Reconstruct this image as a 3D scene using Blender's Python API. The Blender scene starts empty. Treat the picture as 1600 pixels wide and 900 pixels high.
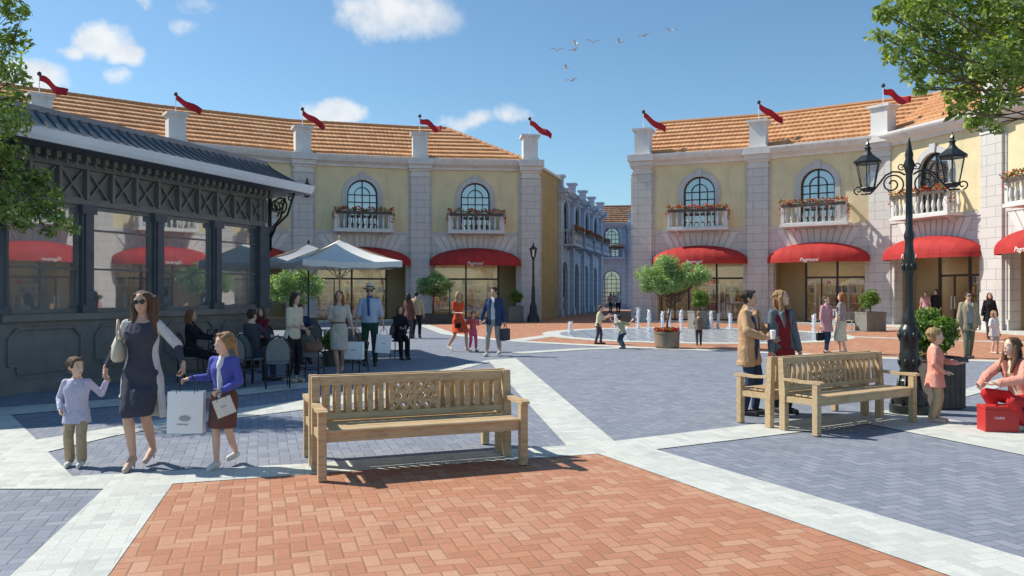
# a sunlit shopping square: arcades, cafe pavilion, benches, strollers
SUN_E, SKY_S, EXPO = 4.4, .115, .40
SKY_TINT = (.70, .885, .94)
CLOUDS = [(150, 62, 48, 34, 1.3), (190, 88, 38, 18, 1.0), (112, 82, 25, 14, .8), (60, 120, 60, 26, 1.2), (188, 124, 18, 14, .4), (620, 22, 95, 40, .9), (560, 10, 40, 24, .6), (515, 176, 62, 26, 1.3), (732, 186, 42, 17, .6), (795, 180, 34, 17, .6), (278, 40, 24, 14, .4), (215, 0, 26, 12, .6), (300, 5, 30, 12, .3)]
import bpy, math, random
import numpy as np
from math import sin, cos, pi, radians as rad, sqrt, atan2
from mathutils import Vector, Matrix
R = random.Random(7)
SC = bpy.context.scene
COL = SC.collection
F, HZ, EYE = 1250.0, 456.0, 1.7

def gp(u, v):
    """ground point seen at photo pixel (u, v)"""
    Y = EYE * F / (v - HZ)
    return Vector(((u - 800) * Y / F, Y, 0))

def atY(u, v, Y):
    return Vector(((u - 800) * Y / F, Y, EYE + (HZ - v) * Y / F))

# ------------------------------------------------------------------ objects
def tag(o, label=None, cat=None, group=None, kind=None):
    if label: o['label'] = label
    if cat: o['category'] = cat
    if group: o['group'] = group
    if kind: o['kind'] = kind
    return o

def thing(name, label, cat, loc=(0, 0, 0), rz=0.0, group=None):
    o = bpy.data.objects.new(name, None)
    o.empty_display_size = 0.2
    o.location = loc
    o.rotation_euler = (0, 0, rz)
    COL.objects.link(o)
    return tag(o, label, cat, group)

def link(name, me, mat=None, parent=None, loc=(0, 0, 0), rot=(0, 0, 0), smooth=False):
    o = bpy.data.objects.new(name, me)
    if mat is not None and len(me.materials) == 0:
        me.materials.append(mat)
    o.location = loc
    o.rotation_euler = rot if not isinstance(rot, (int, float)) else (0, 0, rot)
    COL.objects.link(o)
    if parent: o.parent = parent
    if smooth:
        me.polygons.foreach_set('use_smooth', [True] * len(me.polygons))
    return o

def copy_tree(o, parent=None):
    c = o.copy()
    COL.objects.link(c)
    if parent: c.parent = parent
    for ch in list(o.children):
        copy_tree(ch, c)
    return c

class MB:
    """mesh builder"""
    def __init__(s):
        s.v, s.f, s.uv = [], [], None
        s.M = None
    def _add(s, vs, fs):
        n = len(s.v)
        if s.M is not None:
            vs = [s.M @ Vector(p) for p in vs]
        s.v += [tuple(p) for p in vs]
        s.f += [tuple(i + n for i in f) for f in fs]
        return s
    def box(s, x0, x1, y0, y1, z0, z1):
        return s._add([(x0, y0, z0), (x1, y0, z0), (x1, y1, z0), (x0, y1, z0),
                       (x0, y0, z1), (x1, y0, z1), (x1, y1, z1), (x0, y1, z1)],
                      [(0, 3, 2, 1), (4, 5, 6, 7), (0, 1, 5, 4), (1, 2, 6, 5), (2, 3, 7, 6), (3, 0, 4, 7)])
    def bevbox(s, x0, x1, y0, y1, z0, z1, b=.006):
        """box with bevelled long edges: octagonal section round every axis, cheap version"""
        P = []
        for z, k in ((z0, b), (z0 + b, 0), (z1 - b, 0), (z1, b)):
            P.append([(x0 + k + b, y0 + k, z), (x1 - k - b, y0 + k, z), (x1 - k, y0 + k + b, z), (x1 - k, y1 - k - b, z),
                      (x1 - k - b, y1 - k, z), (x0 + k + b, y1 - k, z), (x0 + k, y1 - k - b, z), (x0 + k, y0 + k + b, z)])
        vs = [p for r in P for p in r]
        fs = [tuple(range(7, -1, -1)), tuple(range(24, 32))]
        for j in range(3):
            for i in range(8):
                a = j * 8 + i; c = j * 8 + (i + 1) % 8
                fs.append((a, c, c + 8, a + 8))
        return s._add(vs, fs)
    def prism(s, poly, y0, y1, axis='y'):
        """poly in (x,z), extruded along y (or poly in (x,y) along z)"""
        n = len(poly)
        if axis == 'y':
            vs = [(x, y0, z) for x, z in poly] + [(x, y1, z) for x, z in poly]
        elif axis == 'z':
            vs = [(x, y, y0) for x, y in poly] + [(x, y, y1) for x, y in poly]
        else:
            vs = [(y0, x, z) for x, z in poly] + [(y1, x, z) for x, z in poly]
        fs = [tuple(range(n)), tuple(range(2 * n - 1, n - 1, -1))]
        for i in range(n):
            j = (i + 1) % n
            fs.append((i, i + n, j + n, j))
        return s._add(vs, fs)
    def bar(s, p, q, w, h=None, up=(0, 0, 1)):
        """square bar from p to q"""
        h = h or w
        p, q = Vector(p), Vector(q)
        d = (q - p).normalized()
        a = d.cross(Vector(up))
        if a.length < 1e-4: a = d.cross(Vector((0, 1, 0)))
        a.normalize(); b = a.cross(d)
        a *= w / 2; b *= h / 2
        return s._add([p - a - b, p + a - b, p + a + b, p - a + b, q - a - b, q + a - b, q + a + b, q - a + b],
                      [(0, 1, 2, 3), (7, 6, 5, 4), (0, 4, 5, 1), (1, 5, 6, 2), (2, 6, 7, 3), (3, 7, 4, 0)])
    def tube(s, pts, r, n=8, caps=True):
        pts = [Vector(p) for p in pts]
        m = len(pts)
        rr = r if isinstance(r, (list, tuple)) else [r] * m
        vs = []
        a = None
        for i, p in enumerate(pts):
            d = (pts[min(i + 1, m - 1)] - pts[max(i - 1, 0)])
            if d.length < 1e-9: d = Vector((0, 0, 1))
            d.normalize()
            if a is None:
                a = d.cross(Vector((0, 0, 1)))
                if a.length < .05: a = Vector((1, 0, 0))
            a = (a - d * a.dot(d)); a.normalize()
            b = d.cross(a)
            for k in range(n):
                t = 2 * pi * k / n
                vs.append(p + (a * cos(t) + b * sin(t)) * rr[i])
        fs = []
        for i in range(m - 1):
            for k in range(n):
                fs.append((i * n + k, i * n + (k + 1) % n, (i + 1) * n + (k + 1) % n, (i + 1) * n + k))
        if caps:
            fs.append(tuple(range(n - 1, -1, -1)))
            fs.append(tuple(range((m - 1) * n, m * n)))
        return s._add(vs, fs)
    def lathe(s, prof, c=(0, 0, 0), n=16, rot=0.0, sx=1.0, sy=1.0):
        """prof list of (r, z)"""
        vs = []
        for r, z in prof:
            for k in range(n):
                t = 2 * pi * k / n + rot
                vs.append((c[0] + r * cos(t) * sx, c[1] + r * sin(t) * sy, c[2] + z))
        fs = []
        m = len(prof)
        for i in range(m - 1):
            for k in range(n):
                fs.append((i * n + k, i * n + (k + 1) % n, (i + 1) * n + (k + 1) % n, (i + 1) * n + k))
        fs.append(tuple(range(n - 1, -1, -1)))
        fs.append(tuple(range((m - 1) * n, m * n)))
        return s._add(vs, fs)
    def ell(s, c, r, n=12, m=8, rotm=None):
        vs = []
        c = Vector(c)
        for j in range(m + 1):
            ph = -pi / 2 + pi * j / m
            if j in (0, m):
                ph = -pi / 2 + 1e-2 if j == 0 else pi / 2 - 1e-2
            for k in range(n):
                t = 2 * pi * k / n
                p = Vector((r[0] * cos(ph) * cos(t), r[1] * cos(ph) * sin(t), r[2] * sin(ph)))
                if rotm: p = rotm @ p
                vs.append(c + p)
        fs = []
        for j in range(m):
            for k in range(n):
                fs.append((j * n + k, j * n + (k + 1) % n, (j + 1) * n + (k + 1) % n, (j + 1) * n + k))
        fs.append(tuple(range(n - 1, -1, -1)))
        fs.append(tuple(range(m * n, (m + 1) * n)))
        return s._add(vs, fs)
    def quad(s, a, b, c, d):
        return s._add([a, b, c, d], [(0, 1, 2, 3)])
    def mesh(s, name):
        me = bpy.data.meshes.new(name)
        me.from_pydata(s.v, [], s.f)
        me.update()
        return me
    def build(s, name, mat, parent=None, loc=(0, 0, 0), rot=(0, 0, 0), smooth=False, auto=None):
        me = s.mesh(name)
        o = link(name, me, mat, parent, loc, rot, smooth or auto is not None)
        if auto is not None:
            try: me.set_sharp_from_angle(angle=rad(auto))
            except Exception: pass
        return o

# ------------------------------------------------------------------ materials
class NT:
    def __init__(s, nt): s.nt = nt; s.x = 0
    def node(s, t, **kw):
        n = s.nt.nodes.new(t); n.location = (s.x, 0); s.x += 40
        for k, v in kw.items():
            if hasattr(n, k): setattr(n, k, v)
        return n
    def plug(s, sock, val):
        if isinstance(val, E): val = val.s
        if isinstance(val, bpy.types.NodeSocket): s.nt.links.new(val, sock)
        elif isinstance(val, (tuple, list)) and sock.type == 'RGBA' and len(val) == 3: sock.default_value = (*val, 1)
        else: sock.default_value = val
    def math(s, op, a, b=None, c=None):
        n = s.node('ShaderNodeMath'); n.operation = op
        s.plug(n.inputs[0], a)
        if b is not None: s.plug(n.inputs[1], b)
        if c is not None: s.plug(n.inputs[2], c)
        return E(s, n.outputs[0])
    def mix(s, f, a, b, mode='MIX'):
        n = s.node('ShaderNodeMix'); n.data_type = 'RGBA'; n.blend_type = mode
        s.plug(n.inputs[0], f); s.plug(n.inputs[6], a); s.plug(n.inputs[7], b)
        return E(s, n.outputs[2])
    def ramp(s, f, stops):
        n = s.node('ShaderNodeValToRGB')
        cr = n.color_ramp
        while len(cr.elements) < len(stops): cr.elements.new(.5)
        for e, (p, c) in zip(cr.elements, stops):
            e.position = p; e.color = (*c, 1) if len(c) == 3 else c
        s.plug(n.inputs[0], f)
        return E(s, n.outputs[0])
    def noise(s, vec=None, scale=5, detail=3, rough=.5, out=0, dist=0):
        n = s.node('ShaderNodeTexNoise'); n.inputs['Scale'].default_value = scale
        n.inputs['Detail'].default_value = detail; n.inputs['Roughness'].default_value = rough
        n.inputs['Distortion'].default_value = dist
        if vec is not None: s.plug(n.inputs['Vector'], vec)
        return E(s, n.outputs[out])
    def white(s, vec):
        n = s.node('ShaderNodeTexWhiteNoise'); n.noise_dimensions = '3D'
        s.plug(n.inputs['Vector'], vec)
        return E(s, n.outputs['Value'])
    def comb(s, x, y, z=0.0):
        n = s.node('ShaderNodeCombineXYZ')
        s.plug(n.inputs[0], x); s.plug(n.inputs[1], y); s.plug(n.inputs[2], z)
        return E(s, n.outputs[0])
    def sep(s, vec):
        n = s.node('ShaderNodeSeparateXYZ'); s.plug(n.inputs[0], vec)
        return [E(s, n.outputs[i]) for i in range(3)]
    def coord(s, which='Object'):
        n = s.node('ShaderNodeTexCoord'); return E(s, n.outputs[which])
    def vmath(s, op, a, b):
        n = s.node('ShaderNodeVectorMath'); n.operation = op
        s.plug(n.inputs[0], a); s.plug(n.inputs[1], b)
        return E(s, n.outputs[0])

class E:
    def __init__(s, nt, sock): s.n = nt; s.s = sock
    def __add__(s, o): return s.n.math('ADD', s, o)
    def __radd__(s, o): return s.n.math('ADD', o, s)
    def __sub__(s, o): return s.n.math('SUBTRACT', s, o)
    def __rsub__(s, o): return s.n.math('SUBTRACT', o, s)
    def __mul__(s, o): return s.n.math('MULTIPLY', s, o)
    def __rmul__(s, o): return s.n.math('MULTIPLY', o, s)
    def __truediv__(s, o): return s.n.math('DIVIDE', s, o)
    def floor(s): return s.n.math('FLOOR', s)
    def lt(s, o): return s.n.math('LESS_THAN', s, o)
    def gt(s, o): return s.n.math('GREATER_THAN', s, o)
    def min(s, o): return s.n.math('MINIMUM', s, o)
    def max(s, o): return s.n.math('MAXIMUM', s, o)
    def smooth(s, a, b):
        n = s.n.node('ShaderNodeMapRange'); n.interpolation_type = 'SMOOTHSTEP'
        s.n.plug(n.inputs[0], s); n.inputs[1].default_value = a; n.inputs[2].default_value = b
        return E(s.n, n.outputs[0])

def new_mat(name, rough=.6, spec=.5, metal=0.0):
    m = bpy.data.materials.new(name); m.use_nodes = True
    nt = m.node_tree
    b = nt.nodes['Principled BSDF']
    b.inputs['Roughness'].default_value = rough
    b.inputs['Specular IOR Level'].default_value = spec
    b.inputs['Metallic'].default_value = metal
    return m, NT(nt), b

def bump(T, b, h, strength=.3, dist=.02):
    n = T.node('ShaderNodeBump'); n.inputs['Strength'].default_value = strength
    n.inputs['Distance'].default_value = dist
    T.plug(n.inputs['Height'], h)
    T.plug(b.inputs['Normal'], E(T, n.outputs[0]))

_mc = {}
def plain(name, col, rough=.6, spec=.4, metal=0.0, var=.12, scale=6.0, bmp=0.0, detail=4):
    """colour with gentle procedural mottling"""
    if name in _mc: return _mc[name]
    m, T, b = new_mat(name, rough, spec, metal)
    co = T.coord('Object')
    n = T.noise(co, scale, detail, .6)
    lo = tuple(max(0, c * (1 - var)) for c in col); hi = tuple(min(1, c * (1 + var)) for c in col)
    T.plug(b.inputs['Base Color'], T.ramp(n, [(.3, lo), (.7, hi)]))
    if bmp: bump(T, b, T.noise(co, scale * 5, 4, .6), bmp, .01)
    _mc[name] = m
    return m

def paver_mat(name, c1, c2, c3, joint, cell=.106, jw=.06, bstr=.5, rough=.75):
    m, T, b = new_mat(name, rough, .35)
    x, y, z = T.sep(T.coord('Object'))
    ca, sa = cos(rad(-17.5)), sin(rad(-17.5))
    wob = T.noise(T.coord('Object'), 1.3, 2) * .03
    u = (x * ca - y * sa + wob) / cell + 400.0
    v = (x * sa + y * ca + wob) / cell + 400.0
    # direction of the long axis
    i, j = u.floor(), v.floor()
    fx, fy = u - i, v - j
    d = i - j + 4000.0
    s = d - (d / 4.0).floor() * 4.0
    hor = s.lt(1.5)
    one = s.gt(.5) * s.lt(1.5)
    two = s.gt(1.5) * s.lt(2.5)
    hx = fx + one
    vy = fy + two
    eh = (hx.min(2.0 - hx)).min(fy.min(1.0 - fy))
    ev = (vy.min(2.0 - vy)).min(fx.min(1.0 - fx))
    e = hor * eh + (1.0 - hor) * ev
    idx = i - one * hor
    idy = j - two * (1.0 - hor)
    rnd = T.white(T.comb(idx, idy, hor))
    rnd2 = T.white(T.comb(idy, idx, hor + 3.0))
    ns = T.noise(T.coord('Object'), 14, 5, .65)
    col = T.ramp(rnd, [(0, c1), (.45, c2), (1, c3)])
    big = T.noise(T.coord('Object'), .55, 3, .6)
    col = T.mix(ns * .35, col, (c1[0] * .7, c1[1] * .7, c1[2] * .7))
    col = T.mix((big * .7 - .15), col, T.mix(1.0, col, (.78, .80, .84), 'MULTIPLY'))
    stn = T.noise(T.coord('Object'), 1.7, 6, .7, dist=.6)
    col = T.mix((stn - .5).smooth(.03, .22) * .38, col, (c1[0] * .55, c1[1] * .55, c1[2] * .55))
    spk = T.noise(T.coord('Object'), 60, 3, .7)
    col = T.mix((spk - .55).smooth(0.0, .15) * .35, col, (c1[0] * .5, c1[1] * .5, c1[2] * .5))
    col = T.mix((.42 - spk).smooth(0.0, .12) * .25, col, (min(1, c3[0] * 1.25), min(1, c3[1] * 1.25), min(1, c3[2] * 1.25)))
    jn = 1.0 - (e + ns * .06 - .03 - (stn - .5) * .05).smooth(jw * .35, jw * 1.4)
    col = T.mix(jn * (.45 + stn * .5), col, joint)
    T.plug(b.inputs['Base Color'], col)
    T.plug(b.inputs['Roughness'], rough + ns * .2 - .1)
    h = e.smooth(0.0, jw * 2.2) + rnd2 * .35 + ns * .5 + (fx - .5) * (rnd - .5) * 1.2 + (fy - .5) * (rnd2 - .5) * 1.2
    bump(T, b, h, bstr, .008)
    return m

def stone_mat(name, col, mortar, bw=.95, bh=.44, ms=.012, vertical=True):
    m, T, b = new_mat(name, .8, .25)
    x, y, z = T.sep(T.coord('Object'))
    n = T.node('ShaderNodeTexBrick')
    n.offset = .5
    T.plug(n.inputs['Vector'], T.comb(x + y * .999, z - .02))
    n.inputs['Scale'].default_value = 1
    n.inputs['Brick Width'].default_value = bw
    n.inputs['Row Height'].default_value = bh
    n.inputs['Mortar Size'].default_value = ms
    n.inputs['Mortar Smooth'].default_value = .3
    n.inputs['Bias'].default_value = 0
    T.plug(n.inputs['Color1'], tuple(c * .92 for c in col)); T.plug(n.inputs['Color2'], col)
    T.plug(n.inputs['Mortar'], mortar)
    g = T.noise(T.coord('Object'), 3, 6, .65)
    st = T.noise(T.comb(x * 2.5, y * 2.5, z * .25), 1.2, 4, .6)
    c = T.mix((g * .5 - .08), E(T, n.outputs['Color']), tuple(c * .72 for c in col))
    c = T.mix((st - .5).smooth(.02, .2) * .45, c, tuple(c * .6 for c in col))
    T.plug(b.inputs['Base Color'], c)
    bump(T, b, (1.0 - E(T, n.outputs['Fac'])) + g * .15, .6, .02)
    return m

def stucco_mat(name, col):
    m, T, b = new_mat(name, .88, .2)
    co = T.coord('Object')
    x, y, z = T.sep(co)
    g = T.noise(co, .9, 5, .6)
    st = T.noise(T.comb(x * 3, y * 3, z * .3), 1.0, 4, .6)
    c = T.ramp(g, [(.25, tuple(k * .86 for k in col)), (.75, tuple(min(1, k * 1.1) for k in col))])
    c = T.mix((st - .5).smooth(.03, .22) * .45, c, tuple(k * .68 for k in col))
    T.plug(b.inputs['Base Color'], c)
    bump(T, b, T.noise(co, 30, 4, .6), .25, .01)
    return m

def roof_mat(name, a, bcol, c3):
    m, T, b = new_mat(name, .8, .25)
    x, y, z = T.sep(T.coord('UV'))
    iu, iv = (x / .24).floor(), y.floor()
    rnd = T.white(T.comb(iu, iv, 1.0))
    ns = T.noise(T.coord('Object'), 1.1, 4, .6)
    ns2 = T.noise(T.coord('Object'), 9, 4, .6)
    col = T.ramp(rnd * .75 + ns * .5 - .12, [(0, a), (.5, bcol), (1, c3)])
    w = T.math('ABSOLUTE', T.math('SINE', x * (pi / .24)))
    fv = y - iv
    valley = 1.0 - w.smooth(.0, .35)  # darker in the valleys between tile columns
    col = T.mix(valley * .3, col, tuple(k * .55 for k in a))
    col = T.mix(ns2.smooth(.5, .75) * .3, col, tuple(k * .6 for k in a))
    T.plug(b.inputs['Base Color'], col)
    bump(T, b, w + ns2 * .2, .5, .035)
    return m

def wood_mat(name, col, dark):
    m, T, b = new_mat(name, .62, .3)
    x, y, z = T.sep(T.coord('Object'))
    g = T.noise(T.comb(x * 1.2, y * 9, z * 9), 4, 6, .65, dist=.8)
    g2 = T.noise(T.coord('Object'), 2.0, 3, .5)
    c = T.ramp(g * .75 + g2 * .25, [(.3, dark), (.5, col), (.72, tuple(min(1, k * 1.22) for k in col))])
    T.plug(b.inputs['Base Color'], c)
    bump(T, b, g, .25, .004)
    return m

def leaf_mat(name, dark, mid, light, transl=.35):
    m = bpy.data.materials.new(name); m.use_nodes = True
    nt = m.node_tree; nt.nodes.clear(); T = NT(nt)
    out = T.node('ShaderNodeOutputMaterial')
    g = T.node('ShaderNodeNewGeometry')
    rnd = E(T, g.outputs['Random Per Island'])
    cl = T.noise(T.coord('Object'), 2.2, 2, .5)
    col = T.ramp(rnd * .6 + cl * .5 - .05, [(.05, dark), (.5, mid), (.95, light)])
    p = T.node('ShaderNodeBsdfPrincipled')
    T.plug(p.inputs['Base Color'], col); p.inputs['Roughness'].default_value = .45
    p.inputs['Specular IOR Level'].default_value = .4
    tr = T.node('ShaderNodeBsdfTranslucent')
    T.plug(tr.inputs['Color'], T.mix(1.0, col, (1.0, 1.0, .35), 'MULTIPLY'))
    mx = T.node('ShaderNodeMixShader'); mx.inputs[0].default_value = transl
    nt.links.new(p.outputs[0], mx.inputs[1]); nt.links.new(tr.outputs[0], mx.inputs[2])
    nt.links.new(mx.outputs[0], out.inputs[0])
    return m

def glass_mat(name, refl=.35, tint=(.8, .85, .88), rough=.02, haze=0.0):
    m = bpy.data.materials.new(name); m.use_nodes = True
    nt = m.node_tree; nt.nodes.clear(); T = NT(nt)
    out = T.node('ShaderNodeOutputMaterial')
    tr = T.node('ShaderNodeBsdfTransparent'); T.plug(tr.inputs['Color'], tint)
    gl = T.node('ShaderNodeBsdfGlossy'); gl.inputs['Roughness'].default_value = rough
    T.plug(gl.inputs['Color'], (.9, .93, .95))
    nz = T.node('ShaderNodeBump'); nz.inputs['Strength'].default_value = .012; nz.inputs['Distance'].default_value = .03
    T.plug(nz.inputs['Height'], T.noise(T.coord('Object'), 1.2, 2))
    nt.links.new(nz.outputs[0], gl.inputs['Normal'])
    lw = T.node('ShaderNodeLayerWeight'); lw.inputs[0].default_value = .3
    f = E(T, lw.outputs['Fresnel']) * (1 - refl) + refl
    mx = T.node('ShaderNodeMixShader')
    T.plug(mx.inputs[0], f)
    nt.links.new(tr.outputs[0], mx.inputs[1]); nt.links.new(gl.outputs[0], mx.inputs[2])
    if haze:  # hazy reflection put into the colour as a pale, dusty diffuse layer
        df = T.node('ShaderNodeBsdfDiffuse'); T.plug(df.inputs['Color'], (.6, .62, .62))
        m2 = T.node('ShaderNodeMixShader')
        T.plug(m2.inputs[0], T.noise(T.coord('Object'), .8, 4) * haze * 2)
        nt.links.new(mx.outputs[0], m2.inputs[1]); nt.links.new(df.outputs[0], m2.inputs[2])
        mx = m2
    nt.links.new(mx.outputs[0], out.inputs[0])
    return m

def emit_mat(name, col, st):
    m = bpy.data.materials.new(name); m.use_nodes = True
    b = m.node_tree.nodes['Principled BSDF']
    b.inputs['Base Color'].default_value = (*col, 1)
    b.inputs['Emission Color'].default_value = (*col, 1)
    b.inputs['Emission Strength'].default_value = st
    return m

def goods_mat(name):
    m, T, b = new_mat(name, .7, .3)
    g = T.node('ShaderNodeNewGeometry')
    rnd = E(T, g.outputs['Random Per Island'])
    T.plug(b.inputs['Base Color'], T.ramp(rnd, [(0, (.5, .07, .06)), (.2, (.62, .5, .35)), (.4, (.1, .14, .22)), (.6, (.7, .66, .6)), (.8, (.45, .25, .12)), (1, (.75, .7, .3))]))
    return m

M = {}
M['slate'] = paver_mat('slate_pavers', (.215, .24, .295), (.25, .275, .33), (.30, .325, .375), (.12, .13, .155), bstr=.35)
M['brick'] = paver_mat('red_pavers', (.43, .19, .105), (.49, .225, .13), (.55, .32, .20), (.24, .13, .085), bstr=.35)
M['white_paver'] = paver_mat('pale_pavers', (.52, .54, .50), (.60, .62, .57), (.66, .68, .62), (.40, .42, .39), jw=.025, bstr=.3)
M['stone'] = stone_mat('ashlar_stone', (.64, .62, .59), (.34, .33, .33))
M['trim'] = stucco_mat('white_trim', (.68, .67, .65))
M['surround'] = stucco_mat('grey_surround', (.52, .52, .52))
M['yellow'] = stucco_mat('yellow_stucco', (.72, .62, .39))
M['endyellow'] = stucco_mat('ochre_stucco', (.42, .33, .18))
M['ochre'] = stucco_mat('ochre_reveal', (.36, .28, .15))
M['blue'] = stucco_mat('blue_stucco', (.46, .55, .70))
M['bluestone'] = stone_mat('blue_grey_stone', (.54, .61, .74), (.24, .29, .42))
M['tile'] = roof_mat('clay_tiles', (.50, .25, .12), (.60, .32, .16), (.66, .39, .21))
M['tile_brown'] = roof_mat('brown_tiles', (.2, .12, .08), (.3, .18, .11), (.38, .24, .16))
M['wood'] = wood_mat('teak', (.53, .39, .225), (.30, .205, .115))
M['iron'] = plain('black_iron', (.018, .021, .02), .35, .5, 0, .3, 8, .2)
M['frame'] = plain('window_metal', (.035, .035, .04), .45, .4)
M['pav'] = plain('grey_paint', (.20, .20, .185), .5, .4, 0, .18, 3, .15)
M['pavdark'] = plain('dark_grey_paint', (.10, .11, .125), .5, .4, 0, .2, 3, .15)
M['zinc'] = plain('zinc', (.22, .235, .26), .45, .5, .2, .2, 3)
M['gutter'] = plain('pale_gutter', (.74, .78, .80), .5, .4, 0, .06, 2)
def awning_mat():
    m, T, b = new_mat('red_awning', .75, .2)
    x, y, z = T.sep(T.coord('Object'))
    q = x / .52
    d = T.math('ABSOLUTE', q - q.floor() - .5)
    seam = d.smooth(.47, .495)
    n = T.noise(T.coord('Object'), 1.6, 5, .6)
    c = T.ramp(n, [(.3, (.36, .03, .03)), (.7, (.48, .05, .045))])
    T.plug(b.inputs['Base Color'], T.mix(seam * .5, c, (.2, .008, .01)))
    bump(T, b, n * .6 - seam * .3 + d * .8, .6, .04)
    return m
M['red'] = awning_mat()
M['redflag'] = plain('red_flag', (.38, .018, .028), .7, .2, 0, .15, 4)
M['white'] = plain('white_cloth', (.78, .78, .75), .8, .2, 0, .04, 4)
M['offwhite'] = plain('white_paper', (.88, .87, .85), .7, .25, 0, .03, 4)
M['glass'] = glass_mat('window_glass', .12)
M['glassup'] = glass_mat('upper_window_glass', .4)
M['glasspav'] = glass_mat('reflecting_glass', .38, (.8, .84, .82), .015, .2)
M['glasslamp'] = glass_mat('lamp_glass', .06, (.93, .95, .95))
M['curtain'] = plain('curtain', (.72, .72, .70), .9, .1, 0, .1, 2)
M['interior'] = plain('shop_wall', (.55, .45, .32), .8, .2, 0, .12, 1.2)
M['goods'] = goods_mat('shop_goods')
M['lampglow'] = emit_mat('shop_ceiling_light', (1, .82, .58), 11.0)
M['bulb'] = plain('lamp_bulb', (.8, .78, .7), .3, .5)
M['leafA'] = leaf_mat('leaves_bright', (.09, .16, .03), (.28, .39, .10), (.60, .68, .28), .5)
M['leafB'] = leaf_mat('leaves_olive', (.14, .26, .11), (.30, .46, .22), (.50, .64, .36), .5)
M['leafC'] = leaf_mat('leaves_shrub', (.06, .12, .02), (.17, .29, .06), (.35, .50, .13), .45)
M['bark'] = plain('bark', (.13, .095, .065), .9, .1, 0, .3, 8, .6)
M['flower'] = leaf_mat('red_flowers', (.35, .015, .02), (.6, .04, .035), (.75, .12, .08), .2)
M['planter_dark'] = plain('planter_wood_dark', (.10, .085, .07), .7, .3, 0, .25, 6, .3)
M['planter_grey'] = plain('planter_grey', (.20, .20, .18), .75, .3, 0, .15, 4, .2)
M['soil'] = plain('soil', (.05, .035, .025), .95, .1, 0, .3, 9)
M['water'] = None
def water():
    m = bpy.data.materials.new('splashing_water'); m.use_nodes = True
    b = m.node_tree.nodes['Principled BSDF']
    T = NT(m.node_tree)
    b.inputs['Base Color'].default_value = (.92, .95, 1, 1)
    b.inputs['Roughness'].default_value = .25
    b.inputs['Subsurface Weight'].default_value = 0
    n = T.noise(T.coord('Object'), 16, 4, .7)
    T.plug(b.inputs['Alpha'], n.smooth(.3, .62) * .65 + .25)
    return m
M['water'] = water()
# ------------------------------------------------------------------ sky, sun, camera
SUN = Vector((-.95, .31, 0)).normalized()
ELEV = rad(47)
sdir = Vector((SUN.x * cos(ELEV), SUN.y * cos(ELEV), sin(ELEV)))
ld = bpy.data.lights.new('sun', 'SUN'); ld.energy = SUN_E; ld.angle = rad(.6); ld.color = (1, .93, .82)
lo = bpy.data.objects.new('sun', ld); COL.objects.link(lo)
lo.rotation_euler = (-sdir).to_track_quat('-Z', 'Y').to_euler()
w = bpy.data.worlds.new('World'); SC.world = w; w.use_nodes = True
nt = w.node_tree; nt.nodes.clear(); T = NT(nt)
sky = T.node('ShaderNodeTexSky'); sky.sky_type = 'NISHITA'; sky.sun_disc = False
sky.sun_elevation = ELEV; sky.sun_rotation = atan2(sdir.x, sdir.y)
sky.air_density = 1.0; sky.dust_density = .4; sky.ozone_density = 1.6; sky.altitude = 0
dx, dy, dz = T.sep(T.coord('Generated'))
az = T.math('ARCTAN2', dx, dy)
el = T.math('ARCSINE', dz)
wob = T.noise(T.coord('Generated'), 9, 8, .62)
wob2 = T.noise(T.vmath('ADD', T.coord('Generated'), (3.1, 1.7, .4)), 9, 8, .62)
az2 = az + (wob - .5) * .075
el2 = el + (wob2 - .5) * .055
mask = None
for (u, v, ru, rv, st) in CLOUDS:
    a0 = atan2((u - 800), F); e0 = math.atan2(HZ - v, math.hypot(F, u - 800))
    ra, re = ru / F * cos(a0) ** 2, rv / F * cos(a0)
    qx = (az2 - a0) / ra; qy = (el2 - e0) / re
    q = 1.0 - (qx * qx + qy * qy)
    q = q * st
    mask = q if mask is None else mask.max(q)
fine = T.noise(T.coord('Generated'), 30, 6, .65)
mk = (mask + (fine - .5) * 1.5).smooth(-.25, .95)
shade = T.noise(T.coord('Generated'), 18, 5, .6)
ccol = T.ramp(shade, [(.3, (4.6, 5.0, 5.5)), (.65, (6.6, 6.6, 6.5))])
bg = T.node('ShaderNodeBackground')
skyc = T.mix(1.0, E(T, sky.outputs[0]), SKY_TINT, 'MULTIPLY')
T.plug(bg.inputs['Color'], T.mix(mk * .9, skyc, ccol))
bg.inputs['Strength'].default_value = SKY_S
out = T.node('ShaderNodeOutputWorld'); nt.links.new(bg.outputs[0], out.inputs[0])

cam = bpy.data.cameras.new('camera'); cam.sensor_width = 36; cam.lens = 36 * F / 1600
cam.shift_y = (HZ - 450) / 1600; cam.clip_end = 3000; cam.clip_start = .05
co = bpy.data.objects.new('camera', cam); COL.objects.link(co)
co.location = (0, 0, EYE); co.rotation_euler = (rad(90), 0, 0)
SC.camera = co
SC.view_settings.view_transform = 'Standard'; SC.view_settings.look = 'None'
SC.view_settings.gamma = 1; SC.view_settings.exposure = EXPO
try: SC.view_settings.use_curve_mapping = False
except Exception: pass
SC.render.engine = 'CYCLES'
SC.cycles.use_denoising = True
try: SC.cycles.denoiser = 'OPENIMAGEDENOISE'
except Exception: pass
SC.cycles.max_bounces = 6; SC.cycles.transparent_max_bounces = 16
SC.cycles.sample_clamp_indirect = 6

# ------------------------------------------------------------------ ground
def sheet(name, pts, z, mat, kind='structure'):
    me = bpy.data.meshes.new(name)
    me.from_pydata([(p[0], p[1], z) for p in pts], [], [tuple(range(len(pts)))])
    me.update()
    if me.polygons[0].normal.z < 0: me.flip_normals()
    return tag(link(name, me, mat), kind=kind)

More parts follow.
